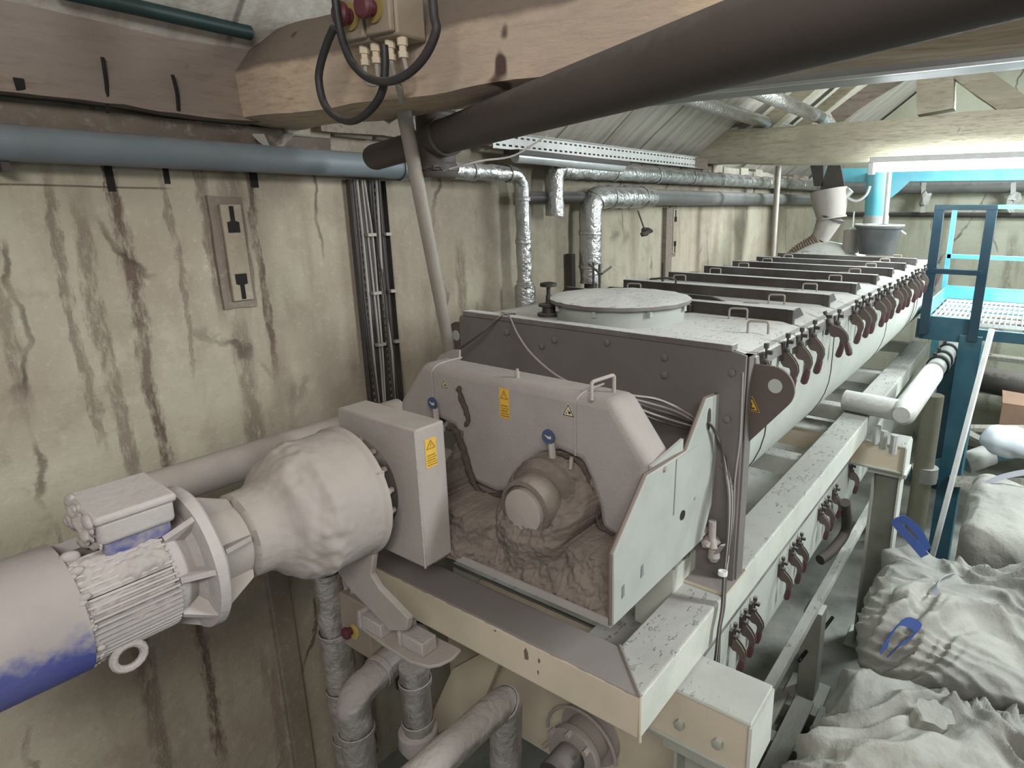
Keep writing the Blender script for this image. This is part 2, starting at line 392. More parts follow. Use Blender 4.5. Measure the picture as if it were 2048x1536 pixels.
def roofmat():
    t = NT('whitewashed_roof_boards'); b = t.b
    sp = t.n('ShaderNodeSeparateXYZ'); t.l(t.pos.outputs['Position'], sp.inputs[0])
    g = t.noise(4, 5, stretch=(.3, 3, .3))
    c = t.mix(t.ramp(g, .35, .7), lin('b4b1a6'), lin('9a958a'))
    yy = t.math('ADD', sp.outputs[1], t.math('MULTIPLY', t.noise(2, 2), .06))
    fr = t.math('FRACT', t.math('MULTIPLY', yy, 1.9))
    ln = t.math('SUBTRACT', 1., t.ramp(t.math('ABSOLUTE', t.math('SUBTRACT', fr, .5)), .006, .03))
    ln = t.math('MULTIPLY', ln, t.ramp(t.noise(1.4, 3, off=(3, 3, 0)), .42, .55))
    c = t.mix(t.math('MULTIPLY', ln, .7), c, lin('4b443b'))
    t.l(c, b.inputs['Base Color']); b.inputs['Roughness'].default_value = .9
    t.l(t.bump(ln, -.5, .02, t.bump(t.noise(12, 5), .5, .02)), b.inputs['Normal']); return t.m
rm = roofmat()
part('ceiling', G().prism([(-2.95, -1.2, 3.70), (.6, -1.2, 6.5), (.6, -1.2, 6.6), (-2.95, -1.2, 3.80)], (0, 10.4, 0)), rm, kind='structure')
part('ceiling_right', G().prism([(.6, -1.2, 6.5), (3.8, -1.2, 3.9), (3.8, -1.2, 4.0), (.6, -1.2, 6.6)], (0, 10.4, 0)), rm, kind='structure')
part('wall_right', G().bx(3.6, 3.8, -1.2, 9.15, FZ, 4.05), wallmat('right_plaster', [], 1, 'b3b5a3', '9d9d8a'), kind='structure')
# ledge masonry between wall head and rafters
g = G()
for i in range(34):
    y0 = 1.6+i*.215; g.box((-2.62+random.uniform(-.01, .02), y0, 3.83+random.uniform(-.01, .02)), (.16, .2, .07+random.uniform(0, .03)))
g.rough(.01, 9)
part('trim_1', g, wallmat('ledge_plaster', [], 1, 'b9b5a5', '8a8071'), kind='structure', bevel=.01)
g = G(); g.bx(-2.6, -2.555, -1.2, 1.7, 3.72, 3.80); g.rough(.012, 6, 3)
part('trim_2', g, wallmat('ledge_plaster_dark', [], 1, '7d7468', '5f554b'), kind='structure')
# ------------------------------------------------------------------ timbers
sec = [(0., 0), (.0, .165), (-.065, .25), (-.13, .315), (-.24, .34), (-.28, .2), (-.25, -.01), (-.13, -.012)]
sec = [(-a, b) for a, b in sec]
sec = [(x_-.0, z_) for x_, z_ in sec]
# side vector of a beam running +X is -Y, so mirror the section
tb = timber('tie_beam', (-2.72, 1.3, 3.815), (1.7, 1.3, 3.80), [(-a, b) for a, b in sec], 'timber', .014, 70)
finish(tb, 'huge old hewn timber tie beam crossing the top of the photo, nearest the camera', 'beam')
tb = timber('tie_beam', (-2.66, 5.4, 3.875), (3.4, 5.4, 3.73), [(0, 0), (0, .12), (-.03, .18), (-.05, .27), (-.26, .27), (-.27, 0)], 'timberf', .022, 60, 1.6, grow=.75)
finish(tb, 'far pale timber tie beam just above the lit fluorescent lamp', 'beam')
tb = timber('wall_plate_beam', (-2.585, -1.1, 3.80), (-2.585, 1.36, 3.81), [(.13, 0), (.10, .12), (.085, .27), (-.1, .28), (-.1, 0)], 'timbery', .02, 50, 2.2)
finish(tb, 'cracked dusty timber wall plate at the top left, lying on the wall head', 'beam')
g = G()
for (a, b, r) in [((205, 115), (215, 225), .006), ((345, 150), (357, 222), .006)]:
    g.tube(smoothpath([at(a[0], a[1], x=-2.47), at((a[0]+b[0])/2+3, (a[1]+b[1])/2, x=-2.462), at(b[0], b[1], x=-2.455)], 4), r, 6)
part('crack', g, 'void', bpy.data.objects['wall_plate_beam'])
part('peg_hole', G().box(at(38, 170, x=-2.47), (.02, .022, .035)), 'void', bpy.data.objects['wall_plate_beam'])
tb = timber('wall_plate_beam', (-2.56, 1.62, 3.81), (-2.56, 5.36, 3.83), [(.07, 0), (.06, .09), (-.06, .10), (-.06, 0)], 'timberd', .012, 50, 2.4)
finish(tb, 'thin brown timber along the wall head behind the white perforated tray', 'beam')
# roof struts of the far truss
def tri(name, a, b, wd, h, label, mat='timberf'):
    t_ = timber(name, a, b, [(-wd/2, -h/2), (wd/2, -h/2), (wd/2, h/2), (-wd/2, h/2)], mat, .008, 20)
    finish(t_, label, 'beam')
tri('roof_brace', at(1672, 240, y=5.56), at(1850, 108, y=5.56), .10, .12, 'diagonal roof brace left of the king post on the far tie beam', 'timberd')
tri('king_post', at(1872, 226, y=5.55), at(1872, 60, y=5.55), .2, .24, 'broad upright king post standing on the far tie beam')
tri('roof_brace', at(2100, 262, y=5.56), at(1905, 125, y=5.56), .14, .16, 'diagonal roof brace right of the king post on the far tie beam')
tri('rafter', (-2.3, 5.75, 4.06), (.45, 5.75, 6.20), .12, .12, 'principal rafter of the far truss climbing from the left wall', 'timberf')
g = G(); g.beam((-2.45, 6.6, 3.97), (.3, 6.6, 6.10), .1, .10)
part('rafter', g, 'timberf', label='plain rafter under the roof behind the far truss', cat='beam', bevel=.01)
# ------------------------------------------------------------------ overhead ducts and pipes
dd = V((-.901, .434, 0)).normalized(); P0 = V((-1.693, 1.569, 3.735))
duct = thing('suction_duct', P0, 'dark dusty round suction duct running from the tee to the upper right corner', 'duct')
part('pipe', G().lathe([(-.02, .056), (.0, .056), (2.9, .060)], P0-dd*.0+V((0, 0, 0)), -dd, 36), 'duct', duct)
q0 = P0+dd*.03
part('socket', G().lathe([(-.07, .058), (.0, .064), (.16, .066)], P0+dd*.16-dd*.0, -dd, 36), 'duct', duct)
tee = P0+dd*.14
part('tee_body', G().lathe([(-.13, .064), (-.12, .07), (-.085, .07), (-.08, .066), (.085, .066), (.09, .07), (.12, .07), (.16, .066), (.28, .064)], tee, (0, 0, 1), 36), 'duct', duct)
se = at(745, 316, y=1.64); sd_ = (se-tee); part('stub', G().lathe([(0, .048), (sd_.length-.02, .048), (sd_.length, .044), (sd_.length+.008, .03), (sd_.length+.01, 0)], tee, sd_, 32), 'duct', duct)
for dz in (-.10, .10):
    g = G(); g.hollow(tee+V((0, 0, dz-.008)), tee+V((0, 0, dz+.008)), .076, .068)
    g.box(tee+V((.05, -.055, dz)), (.02, .03, .014)); g.tube([tee+V((.03, -.075, dz)), tee+V((.08, -.055, dz))], .004, 6)
    part('clamp', g, 'dark', duct)
w0 = tee+V((.06, -.03, -.11))
part('hanging_wire', G().tube(smoothpath([w0, at(960, 322, y=1.75), at(1030, 310, y=2.2), at(1095, 270, y=2.6)]), .004, 6), 'gcable', label='thin pale wire sagging from the duct tee to the perforated tray', cat='wire')
# blue-grey wall pipe and its foil continuation
pw = thing('wall_pipe', (-2.5, .8, 3.68), 'blue-grey painted pipe along the upper left wall', 'pipe')
part('pipe', G().tube([(-2.5, -1.1, 3.68), (-2.5, 2.17, 3.68)], .052, 28), 'pipe', pw)
part('collar', G().hollow((-2.5, 2.0, 3.68), (-2.5, 2.04, 3.68), .06, .05), 'steel', pw)
part('reducer', G().lathe([(0, .05), (.05, .035), (.16, .035)], (-2.5, 2.17, 3.68), (0, 1, 0)), 'dark', pw)
part('bracket', G().bx(-2.6, -2.5, .60, .62, 3.60, 3.66), 'dark', pw)
def foilpipe(label, pts, r, mat='foil', rad=.09, bands=5, group=None, amp=.006):
    path = elbow(pts, rad); t_ = thing('foil_wrapped_pipe', path[0], label, 'pipe', group)
    # resample
    res = []
    for a, b in zip(path, path[1:]):
        m = max(1, int((b-a).length/.03)); res += [a.lerp(b, j/m) for j in range(m)]
    res.append(path[-1])
    g = G().tube(res, r, 22); g.b.normal_update()
    for v in g.b.verts: v.co += v.normal*amp*(noise.noise(v.co*13)+.6*noise.noise(v.co*34))
    part('foil_jacket', g, mat, t_, sharp=60)
    L = len(res)
    for k in range(bands):
        i = min(L-2, int((k+.6)*L/(bands+.2))); a = res[i]; d = (res[i+1]-a).normalized()
        part('tape_band', G().lathe([(0, r+amp*.6), (.003, r+.004+amp*.4), (.022, r+.004+amp*.4), (.025, r+amp*.6)], a, d, 22, False), mat, t_)
    return t_
foilpipe('foil-wrapped pipe turning down the wall beside the leaning tube', [(-2.46, 2.30, 3.68), (-2.46, 2.82, 3.68), (-2.46, 2.82, 2.45)], .042, bands=7)
part('foil_wrapped_sleeve', G().lathe([(0, .045), (.01, .062), (.55, .062), (.56, .045)], (-2.46, 2.82, 2.5), (0, 0, 1), 24).rough(.006, 20), 'foil', label='thicker foil sleeve at the foot of the left foil downpipe', cat='pipe')
foilpipe('thick foil-wrapped pipe with a short arm and a fat downpipe in mid photo', [(-2.46, 4.3, 3.575), (-2.46, 3.5, 3.565), (-2.46, 3.5, 3.0)], .075, bands=6, rad=.12)
part('dark_pipe', G().tube([(-2.50, 2.9, 3.555), (-2.50, 3.46, 3.565)], .035, 16), 'dark', label='short dark pipe running left from the thick foil elbow', cat='pipe')
g = G(); g.tube([(-2.46, 3.5, 3.02), (-2.46, 3.5, 2.4)], .045, 16)
part('dark_downpipe', g, 'dark', label='dark rusty pipe below the thick foil downpipe', cat='pipe')
g = G(); g.bx(-2.58, -2.53, 3.38, 3.42, 2.4, 3.2); part('wall_rail', g, 'dark', label='dark narrow rail on the wall beside the thick foil downpipe', cat='rail')
part('silver_pipe', G().tube([(-2.46, 4.25, 3.575), (-2.46, 8.95, 3.6)], .062, 22), 'galv', label='lower of two long silver pipes running to the far corner', cat='pipe')
foilpipe('upper of two long silver pipes running to the far corner', [(-2.46, 3.12, 3.45), (-2.46, 3.12, 3.73), (-2.46, 8.95, 3.775)], .058, bands=10, rad=.07)
for x_, nm in ((-2.09, 'left'), (-1.6, 'right')):
    part('ceiling_pipe', G().tube([(x_, 3.2, 4.222), (x_, 8.9, 4.222)], .05, 18), 'foil', label=nm+' of two bright pipes lying on top of the far tie beam', cat='pipe')
part('green_pipe', G().tube([at(110, -22, x=-2.42), at(500, 66, x=-2.42)], .024, 14), plain('dark_green_paint', '12302f', .5), label='dark green pipe above the wall plate, top left corner', cat='pipe')
# galvanised channel behind duct
ch = thing('cable_channel', (-1, 2.8, 4.0), 'long grey metal channel with a bright lower lip, behind the dark duct', 'channel')
part('channel_body', G().bx(-1.75, 1.2, 2.83, 2.98, 4.0, 4.12), 'galv', ch, bevel=.006)
part('lip', G().bx(-1.75, 1.2, 2.805, 2.83, 4.0, 4.012), 'steel', ch)
part('channel_cover', G().bx(-1.2, 1.2, 2.78, 3.0, 4.12, 4.2), 'dark', ch)
# perforated tray (white)
def perftray(name, a, b, wv, label, mat='white', pitch=.05, flange=.03):
    """tray from a to b; wv is the vector across it; rows of real slots"""
    a = V(a); b = V(b); wv = V(wv); d = (b-a); L = d.length; d.normalize(); W = wv.length; wn = wv.normalized(); nn = d.cross(wn).normalized()
    t_ = thing(name, a, label, 'cable tray'); g = G(); th = nn*.002
    cuts = [0, .18, .30, .70, .82, 1]
    for i in range(0, 5):
        c0, c1 = cuts[i]*W, cuts[i+1]*W
        if i in (0, 2, 4): g.prism([a+wn*c0, a+wn*c1, a+wn*c1+d*L, a+wn*c0+d*L], th)
        else:
            k = int(L/pitch)
            for j in range(k): g.prism([a+wn*c0+d*(j*pitch), a+wn*c1+d*(j*pitch), a+wn*c1+d*(j*pitch+pitch*.45), a+wn*c0+d*(j*pitch+pitch*.45)], th)
    part('tray_base', g, mat, t_)
    for q in (0, W):
        part('side_flange', G().prism([a+wn*q, a+wn*q+d*L, a+wn*q+d*L-nn*flange, a+wn*q-nn*flange], wn*.002), mat, t_)
    return t_, d, wn, nn
pa = at(985, 262, x=-2.44); pb = at(1392, 300, x=-2.44)
perftray('perforated_tray', pa, V((-2.44, 5.0, pa.z+.02)), (.0, 0, -.085), 'white perforated cable tray along the wall head')
lt = thing('unlit_lamp', (-2.36, 2.7, 3.76), 'unlit fluorescent lamp with clear cover below the perforated tray', 'lamp')
part('lamp_base', G().bx(-2.44, -2.33, 2.66, 3.78, 3.775, 3.80), 'dark', lt)
part('lamp_cover', G().tube([(-2.38, 2.68, 3.765), (-2.38, 3.76, 3.765)], .032, 18), 'clearp', lt)
# vertical cable tray on wall
ct, d_, wn_, nn_ = perftray('wall_cable_tray', (-2.585, 1.775, 3.62), (-2.585, 1.775, .9), (0, .19, 0), 'dark vertical cable tray with cables on the left wall', 'dark', .035, -.03)
for i, yy in enumerate((1.80, 1.825, 1.85, 1.858, 1.90, 1.91, 1.93)):
    g = G().tube(smoothpath([(-2.56+random.uniform(-.005, .012), yy+random.uniform(-.008, .008), 3.62-k*.27) for k in range(11)], 3), .006 if i not in (2, 3) else .0045, 7)
    part('cable', g, 'gcable' if i in (1, 2, 3, 5) else 'dark', ct)
for zz in (3.37, 3.1, 2.85):
    for y_a, y_b in ((1.83, 1.875), (1.93, 1.96)): part('cable_clip', G().bx(-2.56, -2.535, y_a, y_b, zz, zz+.014), 'tube', ct)
# leaning scaffold tube
la, lb = at(806, 214, y=1.46), at(899, 700, y=1.80)
lp = thing('leaning_tube', lb, 'pale scaffold tube leaning from the machine corner up to the tie beam', 'pole')
g = G(); g.hollow(lb, la, .0245, .020, 26); part('tube', g, 'tube', lp)
e1 = at(787, 262, y=1.66); 
# ring/eye on its top
part('tube_end', G().hollow(la+V((.0, 0, -.005)), la+V((.016, -.02, .045)), .026, .02), 'tube', lp)
g = G()
for k in range(4):
    a0 = at(768+k*3, 241+k*2, y=1.50); g.tube([a0, at(828+k*2, 232-k*7, y=1.52)], .0022, 5)
part('wire_star', g, 'steel', lp)
# slotted rails in wall
def slotrail(y0, y1, z0, z1, label, n=2):
    r = thing('slotted_wall_rail', (-2.6, (y0+y1)/2, z0), label, 'rail'); w_ = (y1-y0)
    part('plaster_surround', G().bx(-2.6, -2.590, y0+.012, y1-.012, z0-.02, z1+.02).rough(.012, 9, 8), wallmat('patch', [], 1, '877c6f', '6e6156'), r, bevel=.006)
    part('rail_face', G().bx(-2.59, -2.575, y0+w_*.3, y1-w_*.18, z0+.01, z1-.01), wallmat('rail_paint', [], 1, 'a39b88', '8b806f'), r, bevel=.003)
    for k in range(n):
        zc = z0+(z1-z0)*(.22+.56*k/max(1, n-1)); yc = (y0+y1)/2+w_*.06
        fl_ = 1 if k == 0 else -1
        part('keyhole_slot', G().prism([(-2.576, yc+a_, zc+b_*fl_) for a_, b_ in ((-.022, .03), (.022, .03), (.022, -.01), (.008, -.014), (.008, -.07), (-.008, -.07), (-.008, -.014), (-.022, -.01))], (.003, 0, 0)), 'void', r)
slotrail(1.175, 1.325, 3.13, 3.52, 'stained wall rail with two dark keyhole slots, left of the vertical cable tray')
slotrail(4.86, 5.0, 3.10, 3.50, 'small wall rail with two dark slots far down the left wall')
part('rail_post', G().bx(-2.6, -2.56, 4.75, 4.86, 2.4, 3.5), 'timberd', label='narrow dark upright on the wall beside the far slotted rail', cat='rail')
# debris hanging below thick foil pipe
hg = thing('hanging_clod', at(1285, 440, x=-2.4), 'dark clod of dirt hanging on a string under the thick foil pipe', 'dirt')
part('string', G().tube([at(1276, 422, x=-2.4), at(1290, 462, x=-2.4)], .006, 6), 'dark', hg)
part('clod', G().ball(at(1291, 464, x=-2.4), .035, 2, (1.2, 1, .6), .8), 'dark', hg)
g = G()
for k in range(6):
    p0 = at(505+k*4, 268, x=-2.5); p1 = at(585-k*3, 268, x=-2.5); g.tube(smoothpath([p0, at(530+k*3, 290+k*3, x=-2.49), at(560, 292+k*3, x=-2.49), p1]), .005, 6)
part('wire_coil', g, 'gcable', label='loose pale wires sagging above the blue-grey wall pipe', cat='wire')
# ------------------------------------------------------------------ emergency stop boxes on near beam
ey = 1.20
def px2(xy, y): return at(xy[0], xy[1], y=y)
for i, (x0, x1, yt, yb, kx, ky) in enumerate(((692, 742, -8, 92, 703, 34), (742, 797, -22, 80, 749, 18))):
    a = at(x0, yb, y=ey); b = at(x1, yb-7, y=ey); top = at(x0, yt, y=ey)
    es = thing('switch_box', V(((a.x+b.x)/2, ey+.03, a.z)), ('left' if i == 0 else 'right')+' stop box with a dark red button on the near tie beam', 'switch box', 'emergency stop boxes on the near tie beam')
    part('housing', G().bx(a.x, b.x-.004, ey, ey+.10, a.z, top.z+.02), 'box', es, bevel=.008)
    part('lid', G().bx(a.x+.004, b.x-.008, ey-.018, ey, a.z+.006, top.z+.016), 'box', es, bevel=.005)
    kc = at(kx, ky, y=ey-.02)
    part('button_collar', G().lathe([(0, .034), (.008, .034)], (kc.x, ey-.018, kc.z), (0, -1, 0)), plain('dull_yellow', '8c7b45', .6), es)
    part('red_button', G().lathe([(0, .02), (.02, .02), (.022, .031), (.034, .031), (.040, .024), (.041, 0)], (kc.x, ey-.026, kc.z), (0, -1, 0)), 'red', es, bevel=.001)
    for j in range(2):
        gx = a.x+(b.x-a.x)*(.35+.45*j)
        part('cable_gland', G().lathe([(0, .014), (.02, .014), (.021, .010), (.034, .010), (.035, .0135), (.05, .0125)], (gx, ey+.03, a.z), (0, 0, -1), 8), 'cream', es)
        pts = smoothpath([(gx, ey+.03, a.z-.045), (gx+.01, ey+.03, a.z-.10), at(795, 165, y=ey+.03), at(803, 205, y=ey+.1)], 5)
        part('grey_lead', G().tube(pts, .006, 8), 'gcable', es)
g = G().bx(at(668, 60, y=ey).x, at(692, 60, y=ey).x, ey+.0, ey+.1, at(680, 66, y=ey).z, 4.2)
part('mounting_bracket', g, 'duct', label='dark bracket left of the emergency stop boxes on the near beam', cat='bracket', bevel=.006)
loop = [(862, -40), (868, 30), (872, 62), (850, 112), (815, 148), (775, 163), (735, 155), (706, 128), (690, 95), (680, 60), (672, 10), (670, -30)]
part('cable_loop', G().tube(smoothpath([at(p[0], p[1], y=1.12) for p in loop], 6), .0105, 12), 'cable', label='black cable loop hanging to the right below the stop boxes', cat='cable', group='black cable loops under the near beam')
loop = [(668, 55), (655, 85), (641, 130), (638, 165), (650, 210), (680, 238), (712, 240), (745, 215), (765, 180), (770, 130), (768, 90)]
part('cable_loop', G().tube(smoothpath([at(p[0], p[1], y=1.15) for p in loop], 6), .0105, 12), 'cable', label='blacker cable loop hanging lower left below the stop boxes', cat='cable', group='black cable loops under the near beam')
# ================================================================== STEEL FRAME
ZT, ZB = 2.2, 2.055
fr = thing('steel_frame', (-1.37, 3.8, ZB), 'beige box-section steel frame carrying the upper mixer', 'frame')
def mitre(g, x0, x1): pass
g = G(); g.prism([(-2.2, 1.24, ZB), (-.711, 1.24, ZB), (-.872, 1.387, ZB), (-2.2, 1.387, ZB)], (0, 0, ZT-ZB))
part('front_member', g, 'frame', fr, bevel=.008, seg=3)
g = G(); g.prism([(-.711, 1.24, ZB), (-.711, 6.9, ZB), (-.872, 6.9, ZB), (-.872, 1.387, ZB)], (0, 0, ZT-ZB))
part('side_member', g, 'framer', fr, bevel=.008, seg=3, label='pale right-hand frame member thick with dust')
g = G().bx(-2.03, -1.88, 1.387, 6.9, ZB, ZT); part('side_member', g, 'framer', fr, bevel=.008)
for yy in (2.35, 3.2, 4.3, 5.4, 6.8):
    part('cross_member', G().bx(-1.88, -.872, yy, yy+.1, ZB+.02, ZT-.02), 'framer', fr, bevel=.005)
part('weld_bead', G().tube([(-.872, 1.387, ZT+.001), (-.711, 1.24, ZT+.001), (-.709, 1.238, ZB)], .005, 6), 'frame', fr)
part('foot_block', G().bx(-1.02, -.86, 1.72, 1.9, 2.02, 2.29), 'framer', fr, bevel=.006)
part('sole_plate', G().bx(-1.05, -.70, 1.80, 1.98, ZT, ZT+.012), 'frame', fr)
rnd = random.Random(4)
for (a, b, rx, rz) in ((1052, 1309, .011, .022), (1078, 1322, .004, .010), (1076, 1345, .004, .009), (990, 1262, .006, .003)):
    c = at(a, b, y=1.239); part('paint_chip', G().prism([c+V((rx*math.cos(t)*rnd.uniform(.6, 1.2), 0, rz*math.sin(t)*rnd.uniform(.7, 1.2))) for t in [k*PI/6 for k in range(12)]], (0, .003, 0)), plain('bare_rusty_steel', '6b5f58', .7), fr)
# cross I-beams under the frame
def ibeam(x0, x1, y0, y1, z0, z1, label, bolts=True):
    t_ = thing('i_beam', ((x0+x1)/2, (y0+y1)/2, z0), label, 'beam', 'cross beams under the steel frame')
    ym = (y0+y1)/2
    part('top_flange', G().bx(x0, x1, y0, y1, z1-.014, z1), 'framer', t_, bevel=.003)
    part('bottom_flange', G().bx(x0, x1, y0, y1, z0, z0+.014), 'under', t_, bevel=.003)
    part('web', G().bx(x0, x1-.004, y0+.012, y0+.022, z0+.014, z1-.014), 'frame', t_)
    part('end_plate', G().bx(x1-.004, x1+.006, y0-.004, y1+.004, z0, z1-.014), 'framer', t_)
    if bolts:
        for k in range(3):
            part('bolt', G().lathe([(0, .018), (.014, .018), (.016, .014)], (x1-.10-k*.13, y0+.012, z0+.08), (0, -1, 0), 6), 'under', t_)
    return t_
ibeam(-1.1, -.475, 1.476, 1.66, 1.84, 2.052, 'short cross beam with bolts sticking out under the near frame corner')
ibeam(-1.3, -.468, 4.10, 4.32, 1.86, 2.052, 'farther cross beam with a flat end on top of the standing column', False)
def column(x, y0, y1, z1, label, wd=.17, foot=True, mat='under'):
    t_ = thing('steel_column', (x, (y0+y1)/2, FZ), label, 'column', 'steel columns under the cross beams')
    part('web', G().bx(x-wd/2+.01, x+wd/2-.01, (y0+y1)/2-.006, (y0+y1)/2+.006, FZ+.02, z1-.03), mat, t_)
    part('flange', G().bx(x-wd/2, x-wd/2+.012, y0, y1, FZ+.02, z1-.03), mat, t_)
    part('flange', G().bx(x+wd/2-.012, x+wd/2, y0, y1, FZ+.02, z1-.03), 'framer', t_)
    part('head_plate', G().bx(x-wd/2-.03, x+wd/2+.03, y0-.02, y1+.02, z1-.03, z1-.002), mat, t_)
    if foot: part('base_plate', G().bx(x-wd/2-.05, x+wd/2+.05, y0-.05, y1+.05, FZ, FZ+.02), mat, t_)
column(-.565, 4.13, 4.30, 1.86, 'tall pale column standing right of the lower trough, under the far cross beam')
column(-.66, 1.50, 1.64, 1.84, 'column under the short near cross beam, at the bottom edge of the photo', .14)
# ================================================================== MIXER (upper)
mx = thing('trough_mixer', (-1.37, 4.2, 2.2), 'long pale grey trough mixer with latched lids on the steel frame', 'mixer')
XL, XR = -2.03, -.71
def usec(xl, xr, zt, zc, r, y, n=10):
    pts = [(xl, y, zt)]
    for k in range(n+1):
        a = PI+ (PI/2)*k/n; pts.append((xl+r+r*math.cos(a), y, zc+r*math.sin(a)))
    for k in range(n+1):
        a = 1.5*PI+(PI/2)*k/n; pts.append((xr-r+r*math.cos(a), y, zc+r*math.sin(a)))
    pts.append((xr, y, zt)); return pts
YE = 6.62
part('trough_body', G().prism(usec(XL, XR, 3.03, 2.75, .366, 1.9), (0, YE-1.9, 0)), 'body', mx)
for yy in (2.12, 3.0, 4.35, 5.5):
    ring = usec(XL-.001, XR+.001, 3.02, 2.75, .367, yy)
    part('weld_seam', G().tube(ring, .0028, 5), 'dark', mx)
g = G().prism([(-2.03, 1.886, 2.2), (-.712, 1.886, 2.2), (-.712, 1.886, 3.036), (-.75, 1.886, 3.045), (-2.02, 1.886, 3.045), (-2.03, 1.886, 3.03)], (0, .014, 0))
part('end_plate', g, 'plate', mx, bevel=.002)
g = G().bx(-2.0, -.76, 1.88, 1.93, 3.045, 3.068); part('end_flange', g, 'lid', mx, bevel=.003)
for q in [(1015, 665), (1110, 680), (1215, 685), (1330, 715), (1330, 750), (1465, 745), (1455, 838), (1448, 930), (1085, 692)]:
    p = at(q[0], q[1], y=1.884)
    part('bolt', G().lathe([(0, .013), (.01, .013), (.012, .009)], (p.x, 1.886, p.z), (0, -1, 0), 6), 'plate', mx)
# flange angle on right edge of the plate seen edge-on
part('edge_angle', G().bx(-.74, -.705, 1.90, 1.955, 2.2, 3.03), 'plate', mx)
def lug(xa, sgn, label):
    y0 = 1.94; r = .075; cx_ = xa+sgn*.07; cz = 2.925
    pts = [(xa, y0, 3.0)]
    for k in range(11):
        a = PI/2-PI*.72*k/10; pts.append((cx_+sgn*r*math.cos(a), y0, cz+r*math.sin(a)))
    pts.append((xa, y0, 2.72))
    l_ = part('lifting_lug', G().prism(pts, (0, .014, 0)), plain('rust_brown_steel', '5c514a', .6), mx, label=label, bevel=.002)
    part('lug_hole', G().lathe([(0, .024), (.0015, .024)], (cx_+sgn*.012, y0-.001, cz+.012), (0, -1, 0)), 'body', l_)
    return l_
lg = lug(-.71, 1, 'brown lug plate with a round eye and a warning triangle')
lug(-2.03, -1, None)
# warning stickers -------------------------------------------------
def tri_sign(c, u, v, n, s, parent, sym, bg='cream', name='warning_sign'):
    c = V(c); u = V(u); v = V(v); n = V(n)
    def tr(k, o): return [c+n*o+u*(-.5*s*k)+v*(-.3*s*k), c+n*o+u*(.5*s*k)+v*(-.3*s*k), c+n*o+v*(.57*s*k)]
    t_ = part(name, G().prism(tr(1.12, 0), n*.0008), bg, parent)
    g = G(); a = tr(1.0, .0009); b = tr(.80, .0009)
    for i in range(3):
        j = (i+1) % 3; g.prism([a[i], a[j], b[j], b[i]], n*.0005)
    if sym == '!':
        g.prism([c+n*.0009+u*(-.045*s)+v*(.28*s), c+n*.0009+u*(.045*s)+v*(.28*s), c+n*.0009+u*(.02*s)+v*(-.02*s), c+n*.0009+u*(-.02*s)+v*(-.02*s)], n*.0005)
        g.lathe([(0, .04*s), (.0005, .04*s)], c+n*.0009+v*(-.11*s), n, 10)
    elif sym == 'gear':
        for (a_, b_, r) in ((.10, -.03, .11), (-.17, -.10, .055), (-.03, .10, .05)):
            g.lathe([(0, r*s), (.0005, r*s)], c+n*.0009+u*(a_*s)+v*(b_*s), n, 9)
    else:
        g.prism([c+n*.0009+u*(-.22*s)+v*(-.18*s), c+n*.0009+u*(.22*s)+v*(-.18*s), c+n*.0009+u*(.18*s)+v*(-.08*s), c+n*.0009+u*(-.18*s)+v*(-.08*s)], n*.0005)
        g.prism([c+n*.0009+u*(-.02*s)+v*(-.08*s), c+n*.0009+u*(.02*s)+v*(-.08*s), c+n*.0009+u*(.02*s)+v*(.24*s), c+n*.0009+u*(-.02*s)+v*(.24*s)], n*.0005)
        g.lathe([(0, .05*s), (.0005, .05*s)], c+n*.0009+v*(.12*s), n, 9)
    part('pictogram', g, 'ink', t_)
    return t_
def label_sign(c, u, v, n, w_, h_, parent):
    c = V(c); u = V(u); v = V(v); n = V(n)
    t_ = part('warning_label', G().prism([c-u*w_/2-v*h_/2, c+u*w_/2-v*h_/2, c+u*w_/2+v*h_/2, c-u*w_/2+v*h_/2], n*.0008), 'yellow', parent, label='yellow warning label with a triangle')
    g = G(); s = w_*.82; c2 = c+v*h_*.25+n*.0009
    A = [c2+u*(-.5*s)+v*(-.3*s), c2+u*(.5*s)+v*(-.3*s), c2+v*(.57*s)]; B = [c2+u*(-.37*s)+v*(-.225*s), c2+u*(.37*s)+v*(-.225*s), c2+v*(.40*s)]
    for i in range(3):
        j = (i+1) % 3; g.prism([A[i], A[j], B[j], B[i]], n*.0005)
    g.prism([c2+u*(-.04*s)+v*(.22*s), c2+u*(.04*s)+v*(.22*s), c2+u*(.02*s)+v*(-.05*s), c2+u*(-.02*s)+v*(-.05*s)], n*.0005)
    g.lathe([(0, .035*s), (.0005, .035*s)], c2+v*(-.12*s), n, 8)
    rnd = random.Random(3)
    for r_ in range(5):
        x_ = -.38
        while x_ < .34:
            l_ = rnd.uniform(.05, .16); hh = .035 if r_ % 2 else .05
            c3 = c+n*.0009+v*(-h_*(.08+.085*r_)); g.prism([c3+u*(x_*w_)-v*(h_*hh/2), c3+u*((x_+l_)*w_)-v*(h_*hh/2), c3+u*((x_+l_)*w_)+v*(h_*hh/2), c3+u*(x_*w_)+v*(h_*hh/2)], n*.0005); x_ += l_+.05
    part('print', g, plain('faded_print', '8a6a22', .7), t_)
    return t_
X_, Y_, Z_ = V((1, 0, 0)), V((0, 1, 0)), V((0, 0, 1))
p = at(1503, 812, y=1.938); tri_sign((p.x, 1.939, p.z), X_, Z_, -Y_, .055, lg, 'lift', 'yellow')
